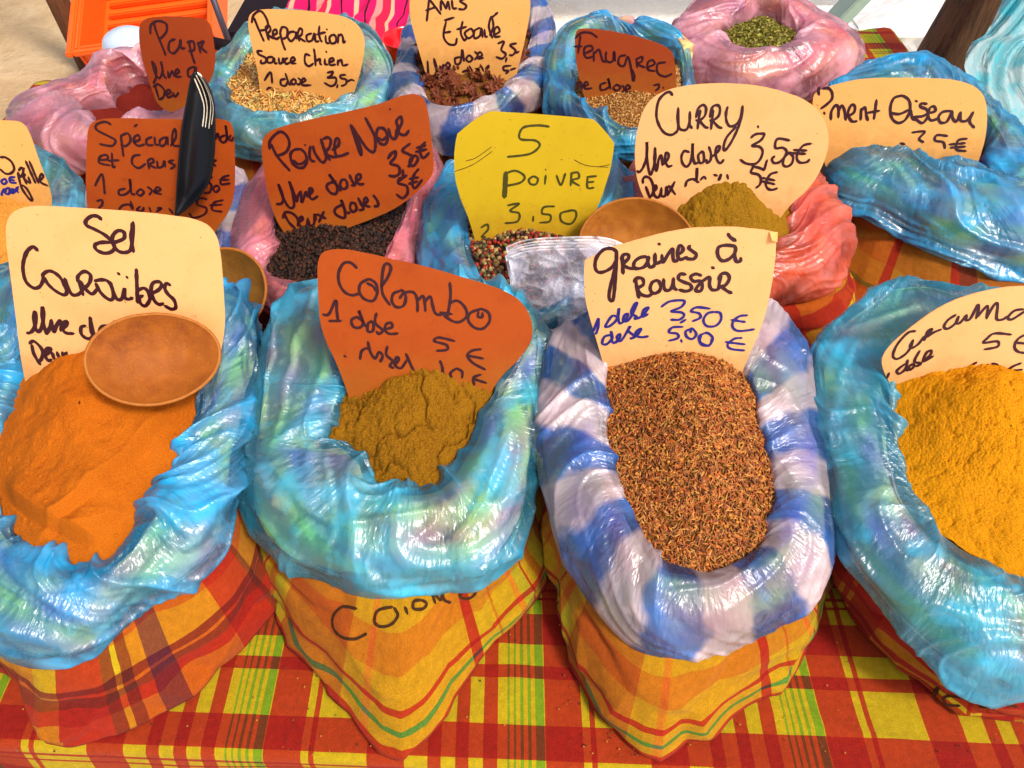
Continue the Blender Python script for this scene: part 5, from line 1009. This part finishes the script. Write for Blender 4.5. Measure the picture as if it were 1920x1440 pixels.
a, b = f_(398, 80, 2.7), f_(470, 96, 2.7); tube([a, b], .02, 'stretcher', M_blackcl, st_)
# bright white picnic bench and table in the sun
def plank(name, p0, p1, w_, t_, mat, parent):
    p0, p1 = np.array(p0, float), np.array(p1, float); d = p1 - p0; L = np.linalg.norm(d); d /= L; s_ = np.cross(d, [0, 0, 1]); s_ = s_ / np.linalg.norm(s_) if np.linalg.norm(s_) > .05 else np.array([0, 1.0, 0]); u = np.cross(s_, d)
    bm = bmesh.new(); box_bm(bm, 0, L, -w_ / 2, w_ / 2, -t_ / 2, t_ / 2)
    for v in bm.verts: v.co = Vector(p0 + d * v.co.x + s_ * v.co.y + u * v.co.z)
    bmesh.ops.recalc_face_normals(bm, faces=list(bm.faces)); return bm_obj(name, bm, mat, parent, .004)
wb = empty('picnic_bench'); tag(wb, 'white painted low wooden bench in full sun left of the dark post', 'bench')
a, b = f_(1540, 40, 3.7), f_(1850, 36, 3.7); zb = a[2]
plank('seat', a, (b[0], a[1], zb), .28, .03, M_whitewood, wb)
for xx in (.18, .55):
    x_ = a[0] + (b[0] - a[0]) * xx
    for s_ in (-1, 1): plank('leg', (x_ + s_ * .05, a[1] - .06 * s_, zb - .02), (x_ - s_ * .07, a[1] + .06 * s_, -.76), .05, .03, M_whitewood, wb)
wt = empty('picnic_table'); tag(wt, 'white painted plank table glaring in the sun behind the back row', 'table')
a, b = f_(985, 46, 3.95), f_(1560, 30, 3.95)
for k in range(5): plank('plank', (a[0] - .1, a[1] + k * .135, -.30), (b[0] + .5, a[1] + k * .135, -.30), .125, .03, M_whitewood, wt)
for x_ in (a[0] + .05, b[0] + .3):
    for s_ in (0, .5): plank('leg', (x_, a[1] + s_, -.32), (x_, a[1] + s_, -.76), .06, .04, M_whitewood, wt)
bm_ = plank('leaning_board', f_(1600, 46, 3.3), f_(1760, -18, 3.3), .14, .03, M_whitewood, None); tag(bm_, 'sun bleached white board slanting above the white bench', 'board')
gp = plank('leaning_plank', f_(1478, 130, 2.5), f_(1690, -90, 2.5), .09, .035, M_teal, None); tag(gp, 'pale green plank leaning behind the back pink bag of herbs', 'plank')
# turquoise plastic sheet hanging at the right
def fnt(u, v):
    y = -260 + v * 580
    le = np.interp(y, [-260, -60, 0, 40, 66, 80, 100, 125, 160, 200, 240, 320], [1990, 1915, 1880, 1862, 1846, 1822, 1812, 1808, 1818, 1845, 1862, 1880])
    x = le + u * 380; d = 1.92 + .035 * perlin(u * 7 + v * 3.4, v * 1.2, 0, 70) + .018 * (1 - 2 * np.abs(perlin(u * 12 + v * 6, v * 2, 0, 71))) + .03 * u
    return UY(x, y, d)
u_, v_ = np.meshgrid(np.linspace(0, 1, 160), np.linspace(0, 1, 160), indexing='ij')
ts = sheet_px(fnt, 160, 160, 'plastic_sheet', M_pl_sheet, attrs={'fold': 0 * u_ + .3}); tag(ts, 'turquoise plastic sheet hanging in folds at the top right corner', 'plastic sheet')
